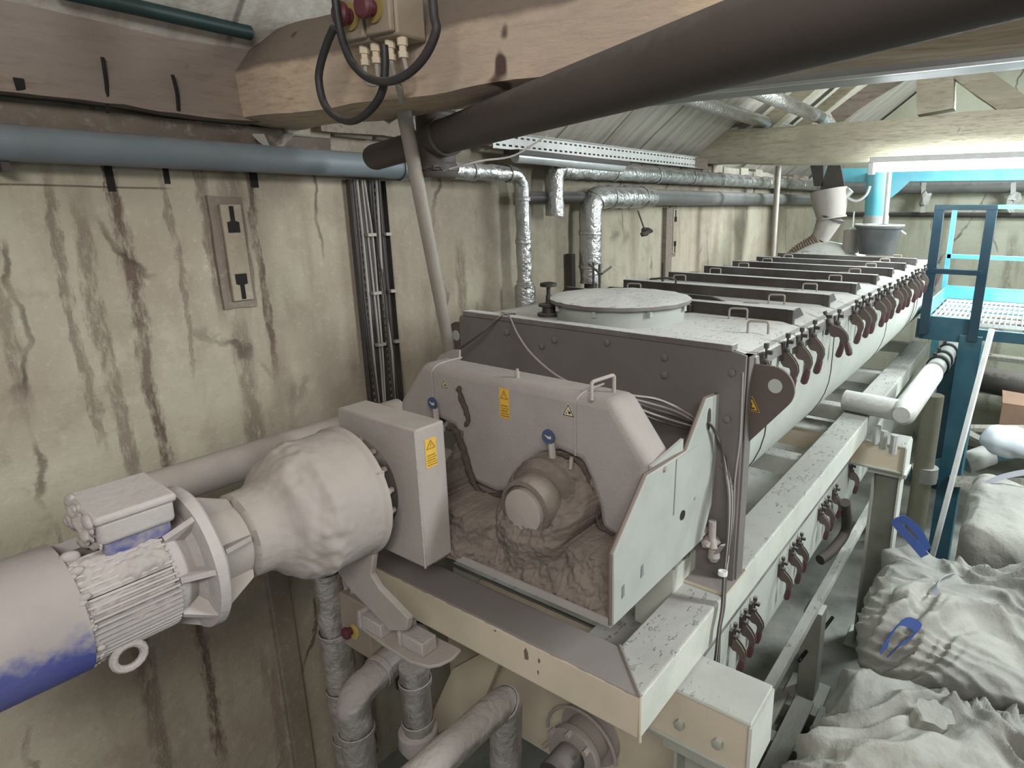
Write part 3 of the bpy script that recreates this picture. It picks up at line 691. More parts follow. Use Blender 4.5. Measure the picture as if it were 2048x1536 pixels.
# lids ------------------------------------------------------------
yj = [1.93, 2.53, 3.08, 3.63, 4.17, 4.69, 5.21, 5.75, 6.30]
for i in range(len(yj)-1):
    y0, y1 = yj[i], yj[i+1]
    g = G()
    prof = [(-1.98, 3.03), (-1.93, 3.046), (-.81, 3.046), (-.70, 3.022), (-.695, 2.985), (-.703, 2.985), (-.71, 3.015), (-.81, 3.036), (-1.93, 3.036), (-1.98, 3.02)]
    g.prism([(a, y0+.012, b) for a, b in prof], (0, y1-y0-.012, 0))
    lid = part('lid', g, 'lid', mx, label='dust-covered lid panel')
    if i > 0:
        g = G(); g.prism([(-1.93, y0-.006, 3.046), (-1.93, y0-.006, 3.098), (-1.93, y0+.13, 3.09), (-1.93, y0+.2, 3.047)], (1.15, 0, 0)); g.bx(-.79, -.765, y0-.008, y0+.02, 2.97, 3.097)
        part('cross_flange', g, 'lidd', lid, bevel=.002)
    # handles
    hs = [(-1.80, y0+.11), (-1.80, y1-.10), (-.99, y0+.11), (-.99, y1-.10)] if i > 0 else [(-.80, 2.22), (-.98, 2.47)]
    for (hx, hy) in hs:
        w2 = .035
        hp = elbow([(hx-w2, hy-.012, 3.046), (hx-w2, hy-.012, 3.092), (hx+w2, hy+.012, 3.092), (hx+w2, hy+.012, 3.046)], .012, 4)
        part('handle', G().tube(hp, .0045, 8), 'tube', lid, label='bent rod handle')
# far end lid pieces and dust
part('dust_heap', G().grid(30, 20, lambda u, v: (-1.95+u*.62, 6.18+v*.42, 3.05+.13*max(0, math.sin(u*PI))**.7*math.sin(v*PI)**.6+.01*noise.noise(V((u*9, v*9, 2))))), 'cast', mx, label='pale heap of dust')
# latches ---------------------------------------------------------
def latch(parent, x, y, z, tilt=0., sc=1.):
    """toggle clamp: screw and bracket against the side, lever bulging outward, grip hanging down"""
    c, s_ = math.cos(tilt), math.sin(tilt)
    def q(o, dy, dz): return V((x+(o*c-dz*s_)*sc if tilt else x+o*sc, y+dy*sc, z+(o*s_+dz*c)*sc if tilt else z+dz*sc))
    g = G(); g.box(q(.006, 0, -.01), (.012*sc, .034*sc, .075*sc)); g.tube([q(.022, 0, -.04), q(.022, 0, .06)], .005*sc, 6)
    g.tube([q(.022, 0, .045), q(.022, 0, .062)], .010*sc, 8); g.box(q(.034, .0, .03), (.022*sc, .014*sc, .014*sc))
    g.ball(q(.022, 0, -.005), .014*sc, 2)
    l_ = part('latch', g, 'dark', parent)
    out = [(.006, -.01), (.004, -.055), (.016, -.068), (.040, -.072), (.046, -.085), (.044, -.112), (.066, -.112), (.074, -.085), (.070, -.058), (.054, -.034), (.034, -.015), (.024, .004), (.010, .004)]
    for dy in (-.011, .006):
        g = G(); g.prism([q(a, dy, b) for a, b in out], V((0, .005*sc, 0))); part('lever', g, 'lever', l_)
    g = G(); g.tube([q(.056, 0, -.100), q(.055, 0, -.118), q(.050, 0, -.145), q(.045, 0, -.166), q(.044, 0, -.173)], [.011*sc, .014*sc, .016*sc, .015*sc, .008*sc], 10)
    part('grip', g, 'grip', l_, label='dark red plastic grip')
ly = [1.99, 2.21, 2.38, 2.55, 2.80, 2.93, 3.27, 3.43, 3.58, 3.83, 3.99, 4.15, 4.42, 4.58, 4.74, 5.0, 5.15, 5.30, 5.6, 5.75, 5.9, 6.2, 6.4]
for i, yy in enumerate(ly):
    latch(mx, -.703, yy, 3.005-.01*random.random(), .5 if i == 4 else random.uniform(-.05, .05), .94)
# hatch -----------------------------------------------------------
hc = at(1241, 602, z=3.115)
ht = part('hatch_drum', G().lathe([(0, .272), (.072, .272), (.076, .260), (.0, .260)], (hc.x, hc.y, 3.046), (0, 0, 1), 64, False), 'mint', mx, label='pale round inspection drum')
g = G(); rr = random.Random(5)
rings = []
g.lathe([(0, .0), (0, .29), (.006, .300), (.020, .300), (.024, .285), (.027, .2), (.030, .1), (.031, 0)], (hc.x, hc.y, 3.112), (0, 0, 1), 72, False)
for v in g.b.verts: v.co += V((0, 0, 1))*.004*noise.noise(v.co*22)+V((1, 1, 0))*.003*noise.noise(v.co*30)
part('drum_lid', g, 'lid', ht, label='round lid thick with grey dust')
for k in range(8):
    a = k*PI/4+.2; part('lid_tab', G().box((hc.x+.279*math.cos(a), hc.y+.279*math.sin(a), 3.104), (.014, .02, .03)), 'mint', ht)
kp = V((-1.692, 2.092, 3.046))
kn = part('vent_valve', G().lathe([(0, .05), (.012, .05), (.014, .03), (.04, .028), (.042, .045), (.052, .045), (.054, .014), (.09, .012)], kp, (0, 0, 1), 24), 'dark', mx)
part('hand_knob', G().lathe([(0, .009), (.05, .009), (.052, .036), (.066, .036), (.070, .02), (.071, 0)], kp+V((0, 0, .075)), (0, 0, 1), 20), 'black', kn)
# bar clamps behind the drum
g = G(); a = at(1190, 558, z=3.14); b = at(1340, 572, z=3.14)
a = V((-1.93, 2.50, 3.05)); b = V((-1.22, 2.50, 3.05)); g.prism([a, b, b+V((.0, 0, .03)), b+V((-.05, 0, .055)), a+V((.02, 0, .065)), a+V((-.01, 0, .03))], (0, .02, 0)); part('clamp_bar', g, 'dark', mx); g = G(); g.prism([a+V((.1, .12, 0)), b+V((.12, .12, 0)), b+V((.12, .12, .04)), b+V((.05, .12, .06)), a+V((.2, .12, .065))], (0, .02, 0))
part('clamp_bar', g, 'dark', mx); g = G(); g.tube(smoothpath([at(1345, 575, z=3.09), at(1352, 562, z=3.13), at(1340, 556, z=3.15), at(1300, 558, z=3.14)]), .005, 6)
for q in ((1187, 575, 1180, 535), (1325, 575, 1325, 537), (1199, 580, 1199, 532)):
    p = at(q[0], q[1], z=3.06); g.tube([p, p+V((0, 0, .14))], .007, 8)
g.tube([at(1178, 528, z=3.2), at(1200, 548, z=3.18)], .006, 6); g.tube([at(1203, 548, z=3.18), at(1222, 534, z=3.2)], .006, 6)
part('clamp_rod', g, 'dark', mx)
# ================================================================== DRIVE GUARD (hood, tray, side plate)
hd = thing('drive_guard', (-1.37, 1.5, 2.395), 'dusty grey drive guard with warning labels on the near end of the mixer', 'machine guard')
front = [(-1.935, 2.395), (-1.935, 2.78), (-1.79, 2.95), (-.955, 2.95), (-.825, 2.779), (-.825, 2.40), (-.93, 2.50), (-1.0, 2.52), (-1.012, 2.60), (-1.044, 2.678), (-1.073, 2.73), (-1.16, 2.745), (-1.234, 2.72), (-1.312, 2.654), (-1.374, 2.546), (-1.44, 2.52), (-1.556, 2.53), (-1.585, 2.60), (-1.60, 2.66), (-1.64, 2.73), (-1.75, 2.75), (-1.85, 2.60), (-1.86, 2.395)]
front = front[:5]+front[6:]
front[4:5] = [(-.825, 2.779), (-.825, 2.44)]
part('hood', G().prism([(a, 1.464, b) for a, b in front], (0, .14, 0)), 'hood', hd, bevel=.03, seg=4)
part('hood_seam', G().tube(smoothpath([(-1.075, 1.60, 2.953), (-1.078, 1.50, 2.951), (-1.085, 1.465, 2.93), (-1.088, 1.461, 2.88), (-1.088, 1.461, 2.75)]), .0035, 6), 'hood', hd)
part('hood_seam', G().tube(smoothpath([(-1.72, 1.60, 2.953), (-1.723, 1.50, 2.951), (-1.73, 1.465, 2.93), (-1.73, 1.461, 2.88), (-1.73, 1.461, 2.76)]), .0035, 6), 'hood', hd)
part('side_cheek', G().prism([(-.825, 1.464, 2.40), (-.825, 1.464, 2.779), (-.815, 1.64, 2.81), (-.815, 1.64, 2.40)], (.01, 0, 0)), 'mint', hd)
part('tray', G().bx(-1.94, -.805, 1.235, 1.88, 2.388, 2.398), 'hood', hd)
part('tray_lip', G().bx(-1.94, -.805, 1.232, 1.238, 2.388, 2.412).rough(.002, 40, 2), 'hood', hd)
poly = [(1222, 1250), (1223, 1108), (1290, 951), (1370, 901), (1409, 797), (1435, 785), (1440, 880), (1412, 985), (1401, 1077)]
pp = [at(a, b, x=-.805) for a, b in poly]
pp[5] = V((-.805, 1.884, 2.895)); pp[6] = V((-.805, 1.884, 2.66)); pp[7] = V((-.805, 1.865, 2.50)); pp[8] = V((-.805, 1.80, 2.391))
sp_ = part('side_plate', G().prism(pp, (.008, 0, 0)), 'mint', hd, bevel=.002, label='pale grey-green side plate')
part('side_plate_edge', G().tube([pp[0]+V((-.003, 0, 0)), pp[1]+V((-.003, 0, 0)), pp[2]+V((-.003, 0, 0)), pp[3]+V((-.003, 0, 0)), pp[4]+V((-.003, 0, 0)), pp[5]+V((-.003, 0, 0))], .006, 6), plain('brown_edge', '6c6058', .7), sp_)
def onp(a, b, off=.009): q = at(a, b, x=-.797); return V((-.797+off-.009, q.y, q.z))
q0, q1, q2, q3 = (at(1353, 918, x=-.796), at(1395, 890, x=-.796), at(1392, 995, x=-.796), at(1347, 1030, x=-.796))
part('doubler_panel', G().prism([q0, q1, q2, q3], (.003, 0, 0)), 'mint', sp_)
def slotdisc(a, b, r, sc, mat, nm):
    q = at(a, b, x=-.796); part(nm, G().lathe([(0, r), (.002, r)], q, (1, 0, 0), 20), mat, sp_)
slotdisc(1365, 1030, .016, 1, 'black', 'round_hole'); 
q = at(1418, 838, x=-.796); part('cable_slot', G().prism([q+V((0, .012*math.cos(a), .038*math.sin(a))) for a in [k*PI/8 for k in range(16)]], (.002, 0, 0)), 'dark', sp_)
for a, b in ((1284, 1142), (1246, 1183)):
    q = at(a, b, x=-.796); part('rust_mark', G().prism([q+V((0, -.006, -.02)), q+V((0, .007, -.016)), q+V((0, .006, .02)), q+V((0, -.004, .017))], (.0012, 0, 0)), plain('scuffed_steel', '777c7a', .5), sp_)
q = at(1330, 938, x=-.796); part('screw', G().lathe([(0, .009), (.006, .008)], q, (1, 0, 0), 8), 'bearing', sp_)
q = at(1388, 995, x=-.796); part('screw', G().lathe([(0, .006), (.006, .006)], q, (1, 0, 0), 8), 'bearing', sp_)
# hood furniture
yh = 1.4635
p = at(1009, 807, y=yh); label_sign((p.x, yh, p.z), X_, Z_, -Y_, .043, .105, hd)
p = at(1137, 824, y=yh); tri_sign((p.x, yh, p.z), X_, Z_, -Y_, .045, hd, 'gear')
p = at(889, 770, y=yh); tri_sign((p.x, yh, p.z), X_, Z_, -Y_, .034, hd, 'gear')
hpts = elbow([at(1183, 800, z=2.95), at(1183, 800, z=2.95)+V((0, 0, .055)), at(1228, 784, z=2.95)+V((0, 0.0, .055)), at(1228, 784, z=2.95)], .012, 4)
part('grab_handle', G().tube(hpts, .006, 10), 'grey', hd)
part('grease_stud', G().lathe([(0, .008), (.02, .008), (.022, .005), (.03, .005)], at(1035, 755, z=2.95), Z_, 8), 'grey', hd)
for (a, b, r) in ((1098, 873, .024), (866, 806, .022)):
    p = at(a, b, y=1.425)
    tg = part('round_tag', G().lathe([(0, r), (.006, r)], (p.x, 1.425, p.z), (0, -1, 0), 24), 'tagblue', hd, label='round blue tag with a white arrow')
    part('white_arrow', G().prism([(p.x-.014, 1.4185, p.z+.006), (p.x+.002, 1.4185, p.z-.006), (p.x+.014, 1.4185, p.z-.004), (p.x+.012, 1.4185, p.z+.006), (p.x+.004, 1.4185, p.z+.002)], (0, -.0006, 0)), 'cream', tg)
    part('tag_stem', G().tube([(p.x+.006, 1.43, p.z-.02), (p.x+.008, 1.43, p.z-.07)], .011, 8).rough(.004, 40), 'clod', tg)
part('cotter_stub', G().tube([at(1143, 915, y=1.42), at(1141, 938, y=1.42)], .006, 8), 'bearing', hd)
# bearing and grain mound
bc = V((-1.168, 1.35, 2.606))
def mfn(u, v):
    x_ = -1.62+u*.80; z_ = 2.392+v*.36
    y_ = 1.243+(z_-2.392)*.75
    def bump(cx_, cz, r, h):
        d = math.hypot(x_-cx_, (z_-cz)); return h*max(0, 1-(d/r)**2)**.8 if d < r else 0
    y_ = min(y_, 1.46)
    y_ -= bump(bc.x, bc.z-.01, .17, .085)*min(1, max(.0, (z_-2.40)/.12))
    y_ -= bump(-1.45, 2.50, .13, .05)
    y_ -= bump(-1.60, 2.56, .10, .05)
    q = V((x_*1., 0, z_)); nz = .014*noise.noise(q*9)+.010*noise.noise(q*23)+.007*noise.noise(q*55)+.004*noise.noise(q*110)
    y_ += nz*(1 if v > .03 else 0)
    # behind the hood except inside its openings
    edge = 0
    if z_ > 2.52:
        inside = (math.hypot((x_+1.165)/.16, (z_-2.60)/.135) < 1) or (x_ < -1.585 and z_ < 2.73)
        if not inside: y_ = 1.50
    return (x_, y_, z_)
part('grain_mound', G().grid(220, 110, mfn), 'mound', hd, sharp=80, label='brown crusted dust piled round the bearing')
be = part('bearing_housing', G().lathe([(0, .135), (.05, .13), (.075, .11), (.08, .095)], (bc.x, 1.45, bc.z), (0, -1, 0), 40).rough(.010, 14), 'mound', hd)
part('bearing_ring', G().lathe([(-.01, .10), (.055, .095), (.060, .082), (.045, .078), (.045, .07)], (bc.x, 1.36, bc.z), (0, -1, 0), 40, False), 'mound', be)
part('shaft_cap', G().lathe([(0, .072), (.03, .070), (.034, .055), (.036, 0)], (bc.x, 1.325, bc.z), (0, -1, 0), 40).rough(.003, 30), 'bearing', be, label='round pale shaft cap')
part('bearing_shaft', G().lathe([(0, .05), (.13, .05)], (-1.66, 1.45, 2.60), (0, -1, 0)), 'grey', hd)
for pts, r0 in (([(917, 772), (922, 795), (930, 815), (936, 838), (932, 852)], .011), ([(893, 856), (912, 862), (926, 900), (940, 945), (962, 985), (1003, 992)], .013), ([(1022, 985), (1045, 936), (1080, 914), (1118, 909), (1160, 926), (1178, 965), (1192, 1012), (1198, 1052), (1228, 1070)], .006)):  # last path is the shaded gap round the opening, laid on as a strip
    pth = smoothpath([at(a, b, y=1.457) for a, b in pts], 10); n_ = len(pth)
    g = G().tube(pth, [r0*(.5+.6*abs(noise.noise(p*31))+.3*math.sin(PI*i/n_)) for i, p in enumerate(pth)], 10)
    for v in g.b.verts: v.co += noise.noise_vector(v.co*60)*.006
    part('spill_gap_line', g, 'trail', hd, sharp=70, label='dark crumbly spill and gap line')
# loose cables over the hood
cb = thing('cable_bundle', at(1445, 1300, x=-.69), 'thin grey cables from the lid over the guard and down the end plate', 'cable')
def cab(pts, r=.0035, mat='gcable'): part('cable', G().tube(smoothpath(pts, 6), r, 7), mat, cb)
cab([at(1003, 625, z=3.07), at(1018, 632, z=3.07), at(1035, 668, y=1.78), at(1065, 710, y=1.7), at(1120, 755, y=1.62), at(1180, 776, y=1.60), at(1260, 790, y=1.62), at(1320, 800, y=1.7), at(1380, 830, y=1.8), at(1405, 855, y=1.84)])
for k in range(5):
    cab([at(1190+k*9, 778+k*3, y=1.60), at(1290, 795+k*9, y=1.68), at(1350, 812+k*10, y=1.76), at(1392, 840+k*5, y=1.83), at(1412, 858+k*3, y=1.85), at(1418, 846, x=-.79), at(1440-k, 880, x=-.775), at(1452+k*2-3, 935, x=-.755), at(1460+k*2.5-4, 990, x=-.72), at(1455+k*2, 1060, x=-.70), at(1447+k*1.4, 1150, x=-.695), at(1443+k*1.4, 1215, x=-.690), at(1436+k*1.2, 1260, x=-.688), at(1430+k*2, 1315, x=-.688), at(1424+k*3, 1345, x=-.70)], .0035 if k != 2 else .005, 'gcable' if k % 2 else 'dark')
cab([at(1486, 745, y=1.87), at(1484, 800, y=1.87), at(1480, 880, y=1.87), at(1470, 960, y=1.87), at(1466, 1040, y=1.86), at(1452, 1150, y=1.75)], .003)
part('cable_tie', G().hollow(at(1446, 1142, x=-.69), at(1445, 1150, x=-.69), .016, .012), 'white', cb)
# fitting at plate foot
ft = thing('hose_fitting', at(1425, 1120, y=1.8), 'small dusty valve fitting at the foot of the end plate', 'fitting')
g = G(); g.tube([at(1425, 1042, y=1.86), at(1424, 1075, y=1.86), at(1428, 1100, y=1.84)], .014, 10); g.ball(at(1421, 1082, y=1.86), .03, 2, (1, 1, .6), .5); part('valve_body', g, 'clod', ft)
part('nozzle', G().lathe([(0, .02), (.03, .022), (.045, .012)], at(1428, 1098, y=1.85), (0.1, -.2, -1), 14), 'clod', ft)
part('wing', G().beam(at(1432, 1108, y=1.84), at(1446, 1090, y=1.82), .02, .006), 'clod', ft)
# lever beside left lug
g = G(); g.tube(smoothpath([at(912, 702, y=1.75), at(960, 668, y=1.8), at(1003, 632, y=1.88), at(1030, 628, y=1.95)]), .005, 8)
part('control_rod', g, 'dark', label='thin dark rod over the left corner of the end plate', cat='rod')
g = G(); g.prism([at(903, 700, y=1.66), at(918, 700, y=1.66), at(918, 720, y=1.66), at(868, 728, y=1.66), at(880, 710, y=1.66)], (0, .01, 0));
part('guard_hinge', g, 'hood', hd)
# ================================================================== GEAR BOX COVER
bx_ = thing('coupling_box', (-1.6, 1.17, 2.41), 'grey sheet box with a yellow label between gearbox and drive guard', 'box')
g = G(); g.prism([(-1.80, 1.12, 2.46), (-1.74, 1.12, 2.412), (-1.42, 1.12, 2.412), (-1.42, 1.12, 2.868), (-1.80, 1.12, 2.868)], (0, .112, 0))
part('box_body', g, 'grey', bx_, bevel=.006)
p = at(862, 905, x=-1.4195); label_sign((-1.4195, p.y, p.z), Y_, Z_, X_, .043, .092, bx_)
part('corner_bead', G().tube([(-1.42, 1.12, 2.868), (-1.42, 1.12, 2.414)], .0035, 6), 'clod', bx_)
# ================================================================== GEAR MOTOR
AX = V((-1.672, 0, 2.635))
gm = thing('gear_motor', (AX.x, .6, 2.4), 'dust-caked gear motor with a blue fan cover, axis pointing at the camera', 'motor')
def lat(prof, n=56): return G().lathe([(y_-0., r) for y_, r in prof], (AX.x, 0, AX.z), (0, 1, 0), n)
part('output_ring', lat([(1.06, .12), (1.075, .15), (1.118, .15)]), 'dark', gm)
gp = [(.70, .10), (.71, .12), (.76, .122), (.79, .135), (.815, .158), (.86, .176), (.885, .196), (.93, .203), (1.03, .205), (1.035, .212), (1.05, .212), (1.055, .14)]
dense = []
for (a0, r0), (a1, r1) in zip(gp, gp[1:]):
    m = max(1, int(abs(a1-a0)/.006)); dense += [(a0+(a1-a0)*j/m, r0+(r1-r0)*j/m) for j in range(m)]
dense.append(gp[-1])
g = lat(dense, 150)
for v in g.b.verts:
    d = V((v.co.x-AX.x, 0, v.co.z-AX.z)); y_ = v.co.y; k_ = max(0, 1-abs(y_-.85)/.085); k2 = max(0, 1-abs(y_-.95)/.16)
    if d.length > .08 and y_ < 1.03: v.co += d.normalized()*(k_*(.014+.022*noise.noise(v.co*13)+.009*noise.noise(v.co*40))+k2*.010*max(0, noise.noise(v.co*9+V((4, 4, 4))))+.0012*noise.noise(v.co*60)+.003*noise.noise(v.co*8))
part('gearbox', g, 'grey', gm, label='stepped gearbox with caked dust', sharp=60)
for k in range(10):
    a = math.radians(100-k*22); c = V((AX.x+.172*math.cos(a), 1.056, AX.z+.172*math.sin(a)))
    part('bolt', G().lathe([(0, .013), (.018, .013), (.019, .009), (.032, .009)], c, (0, 1, 0), 6), 'bearing', gm)
part('adapter', lat([(.60, .135), (.615, .12), (.64, .105), (.70, .103)]).rough(.004, 12), 'grey', gm)
for k in range(6):
    g = G(); a = k*PI/3+.3; u = V((math.cos(a), 0, math.sin(a))); o = V((AX.x, 0, AX.z))
    g.prism([o+u*.10+V((0, .70, 0)), o+u*.125+V((0, .69, 0)), o+u*.165+V((0, .612, 0)), o+u*.10+V((0, .612, 0))], V((0, 0, 0))+u.cross(Y_)*.012)
    part('adapter_rib', g, 'grey', gm)
part('motor_flange', lat([(.572, .165), (.575, .185), (.598, .187), (.604, .18), (.606, .13)], 72).rough(.003, 14), 'motor', gm)
part('bearing_shield', lat([(.51, .130), (.53, .128), (.56, .112), (.575, .14)]), 'motor', gm)
for k in range(8):
    g = G(); a = k*PI/4+.15; u = V((math.cos(a), 0, math.sin(a))); o = V((AX.x, 0, AX.z)); wv = u.cross(Y_)*.014
    g.prism([o+u*.11+V((0, .515, 0))-wv/2, o+u*.14+V((0, .515, 0))-wv/2, o+u*.182+V((0, .574, 0))-wv/2, o+u*.11+V((0, .574, 0))-wv/2], wv)
    part('flange_rib', g, 'motor', gm)
part('stator_core', lat([(.335, .116), (.515, .116)]), 'dark', gm)
g = G()
for k in range(60):
    a = k*2*PI/60; deg = math.degrees(a) % 360
    if 70 < deg < 112: continue
    u = V((math.cos(a), 0, math.sin(a))); wv = u.cross(Y_)*.0055; o = V((AX.x, 0, AX.z))
    rr_ = .140 if (20 < deg < 160 or 200 < deg < 340) else .142
    g.prism([o+u*.11+V((0, .338, 0))-wv/2, o+u*rr_+V((0, .338, 0))-wv/2, o+u*rr_+V((0, .512, 0))-wv/2, o+u*.11+V((0, .512, 0))-wv/2], wv)
part('cooling_fins', g, 'motor', gm)
rnd = random.Random(11)
for (d0, d1, bias) in ((26, 66, .004), (4, 24, -.004), (-14, 2, -.007), (-72, -48, .001)):
    def pf_(u, v, d0=d0, d1=d1, bias=bias):
        a = math.radians(d0+(d1-d0)*u); y_ = .340+.168*v; p_ = V((math.cos(a)*.14, y_, math.sin(a)*.14))
        e_ = min(1, 6*min(u, 1-u))*min(1, 9*min(v, 1-v)); nn = noise.noise(V((p_.x*24, p_.y*12, p_.z*24)))
        r = .139+bias+.011*nn+.006*noise.noise(p_*70)-.006*(1-e_)
        return (AX.x+r*math.cos(a), y_, AX.z+r*math.sin(a))
    part('caked_dust', G().grid(60, 50, pf_), 'clod', gm, label='ragged patch of caked dust on the fins', sharp=60)
g = G()
for k in range(60):
    a = math.radians(rnd.uniform(-85, 70)); g.ball((AX.x+.143*math.cos(a), rnd.uniform(.336, .35), AX.z+.143*math.sin(a)), rnd.uniform(.003, .007), 2, (1, 1.4, 1), 1.4)
part('dust_clods', g, 'clod', gm, kind='stuff', label='crumbs of caked dust along the fan cover edge')
part('fan_cover', lat([(.06, .03), (.062, .12), (.075, .138), (.09, .145), (.338, .149), (.34, .143)]), 'blue', gm, bevel=0, label='blue fan cover, grey with dust on top')
g = G()
o = V((AX.x, .470, AX.z)); al = math.radians(83); u = V((math.cos(al), 0, math.sin(al))); s_ = u.cross(Y_)*-1
base = o+u*.150
rot = Matrix((s_, Y_, u)).transposed()
tbx = part('terminal_box', G().box(base+u*.04, (.15, .15, .06), rot).rough(.002, 20), 'motor', gm, bevel=.012, seg=3)
part('box_lid', G().box(base+u*.074, (.160, .160, .02), rot).rough(.003, 15), 'motor', tbx, bevel=.008)
part('box_neck', G().box(base+u*.005, (.125, .13, .06), rot), 'blue', tbx)
g = G()
for k in range(60):
    g.ball(base+u*rnd.uniform(-.01, .08)+s_*rnd.uniform(-.075, .075)+V((0, -.078+rnd.uniform(-.01, .004), 0)), rnd.uniform(.006, .016), 2, (1.2, .5, 1.), .8)
part('dust_clods', g, 'clod', tbx, kind='stuff')
part('lifting_eye', G().tube([V((AX.x+.10, .40, AX.z-.125))+V((.0, .03*math.cos(a), .03*math.sin(a))) for a in [k*PI/8 for k in range(16)]], .009, 8, closed=True), 'clod', gm)
# torque arm
ta = thing('torque_arm', at(800, 1280, y=1.04), 'dusty torque arm plate from the gearbox down to two clamp blocks', 'bracket')
tp = [(757, 945), (759, 1010), (748, 1085), (741, 1150), (758, 1178), (816, 1238), (812, 1262), (778, 1262), (742, 1222), (700, 1180), (672, 1140), (668, 1060), (690, 960)]
part('arm_plate', G().prism([at(a, b, y=1.034) for a, b in tp], (0, .022, 0)), 'grey', ta, bevel=.003)
fp = [(712, 1225), (760, 1215), (815, 1246), (908, 1290), (922, 1298), (905, 1316), (880, 1328), (858, 1332), (820, 1322), (770, 1290), (715, 1250)]
part('foot_plate', G().prism([at(a, b, z=2.125) for a, b in fp], (0, 0, -.012)), 'grey', ta, bevel=.003)
for (cx_, cy_) in ((838, 1276), (757, 1240)):
    c = at(cx_, cy_, z=2.16)
    cl = part('clamp_block', G().bx(c.x-.05, c.x+.05, c.y-.03, c.y+.03, 2.125, 2.175), 'clod', ta, bevel=.004)
    part('clamp_ear', G().bx(c.x-.065, c.x-.05, c.y-.035, c.y+.035, 2.125, 2.19), 'clod', cl, bevel=.003)
# plain round tube on a block behind the motor
g = G().tube([(-2.12, .62, 2.66), (-2.12, 1.60, 2.66)], .060, 22)
g.bx(-2.16, -2.08, 1.27, 1.36, 2.2, 2.62)
part('rear_tube', g, 'grey', label='dusty round tube behind the gear motor, close to the wall', cat='tube')
# ================================================================== LOWER-LEFT PIPES
foilpipe('dusty foil pipe rising on the left beneath the gearbox', [(-2.115, 1.20, .6), (-2.115, 1.20, 2.25)], .058, 'foild', bands=6, group=None, amp=.008)
foilpipe('dusty foil pipe with an elbow, running forward then dropping out of the bottom edge', [at(840, 1270, z=1.80), at(705, 1392, z=1.80), at(705, 1392, z=1.80)+V((0, 0, -1.1))], .058, 'foild', bands=4, amp=.006, rad=.05)
foilpipe('upright foil pipe directly below the clamp blocks', [at(828, 1330, y=1.25), at(838, 1462, y=1.25)], .055, 'foild', bands=2, amp=.005)
part('pipe_bell', G().lathe([(0, .055), (.01, .074), (.07, .076), (.10, .06)], at(836, 1455, y=1.25), (0, 0, -1), 24).rough(.006, 20), 'clod', label='caked flared socket at the bottom of the upright foil pipe', cat='pipe')
foilpipe('pale pipe with a bend at the bottom centre, running toward the camera', [at(1012, 1600, y=1.30), at(1012, 1398, y=1.30), at(820, 1570, z=at(1012, 1398, y=1.30).z)], .056, 'foild', bands=1, amp=.003, rad=.05)
eb = thing('switch_box', at(712, 1250, y=1.22), 'small dusty stop switch with red knob below the gearbox, beside the left foil pipe', 'switch box')
a = at(684, 1285, y=1.2); b = at(733, 1215, y=1.2)
part('housing', G().bx(a.x, b.x, 1.2, 1.27, a.z, b.z), 'box', eb, bevel=.006)
kc = at(700, 1262, y=1.19)
part('yellow_collar', G().lathe([(0, .03), (.006, .03)], (kc.x+.012, 1.2, kc.z-.004), (0, -1, 0)), plain('pale_yellow', 'b5a34c', .6), eb)
part('red_knob', G().lathe([(0, .016), (.015, .016), (.017, .024), (.028, .024), (.034, .015), (.034, 0)], (kc.x, 1.195, kc.z), (0, -1, 0)), 'red', eb)
for k in range(2):
    part('cable_gland', G().tube([(a.x+.03+.04*k, 1.23, b.z), (a.x+.02+.05*k, 1.23, b.z+.05)], .011, 8), 'clod', eb)
# conduit/dark slats on wall, lower left
part('wall_batten', G().bx(-2.6, -2.565, 1.18, 1.27, .6, 2.05), wallmat('batten_paint', [], 1, '8f8573', '746a5c'), label='painted upright batten on the wall under the gearbox', cat='batten', bevel=.004)
# ================================================================== LOWER MIXER
lm = thing('trough_mixer', (-1.4, 4, 1.2), 'second trough mixer lying under the steel frame, latches facing the bags', 'mixer')
xr2, xl2 = -.80, -2.02
part('trough_body', G().prism(usec(xl2, xr2, 1.88, 1.60, .31, 1.75), (0, 5.0, 0)), 'body', lm)
part('lid', G().bx(xl2, xr2+.01, 1.75, 6.7, 1.88, 1.90), 'lid', lm)
part('end_plate', G().prism([(xl2-.05, 1.73, 1.15), (xr2+.05, 1.73, 1.15), (xr2+.05, 1.73, 1.9), (xl2+.2, 1.73, 1.9), (xl2-.05, 1.73, 1.6)], (0, .014, 0)), 'frame', lm, bevel=.003)
sc_ = V((-1.22, 1.73, 1.40))
hb = part('shaft_hub', G().lathe([(0, .14), (.02, .14), (.022, .10), (.10, .095), (.11, .12), (.14, .12), (.142, .07)], sc_, (0, -1, 0), 36), 'grey', lm)
part('shaft_end', G().lathe([(0, .065), (.16, .065), (.165, .05), (.166, 0)], sc_+V((0, -.1, 0)), (0, -1, 0), 30), 'dark', hb)
for k in range(8):
    a = k*PI/4; part('hub_bolt', G().lathe([(0, .012), (.03, .012)], sc_+V((.118*math.cos(a), -.14, .118*math.sin(a))), (0, -1, 0), 6), 'bearing', hb)
part('guard_loop', G().tube([sc_+V((.17*math.cos(a), -.08-.0*a, .17*math.sin(a))) for a in [k*PI/14 for k in range(15)]], .007, 8), 'grey', lm)
g = G(); q = [at(905, 1338, y=1.62), at(975, 1300, y=1.62), at(1000, 1320, y=1.62), at(960, 1420, y=1.62), at(870, 1470, y=1.62), at(868, 1420, y=1.62)]
part('drive_guard', G().prism(q, (0, .02, 0)), 'frame', lm)
lp_ = [(1465, 1275), (1486, 1235), (1505, 1200), (1562, 1130), (1583, 1103), (1598, 1080), (1640, 1030), (1652, 1010), (1668, 990), (1700, 950), (1735, 905)]
for (a, b) in lp_:
    q = at(a, b, x=-.79); latch(lm, -.80, q.y, min(1.80, q.z+.06), random.uniform(-.03, .05), .95)
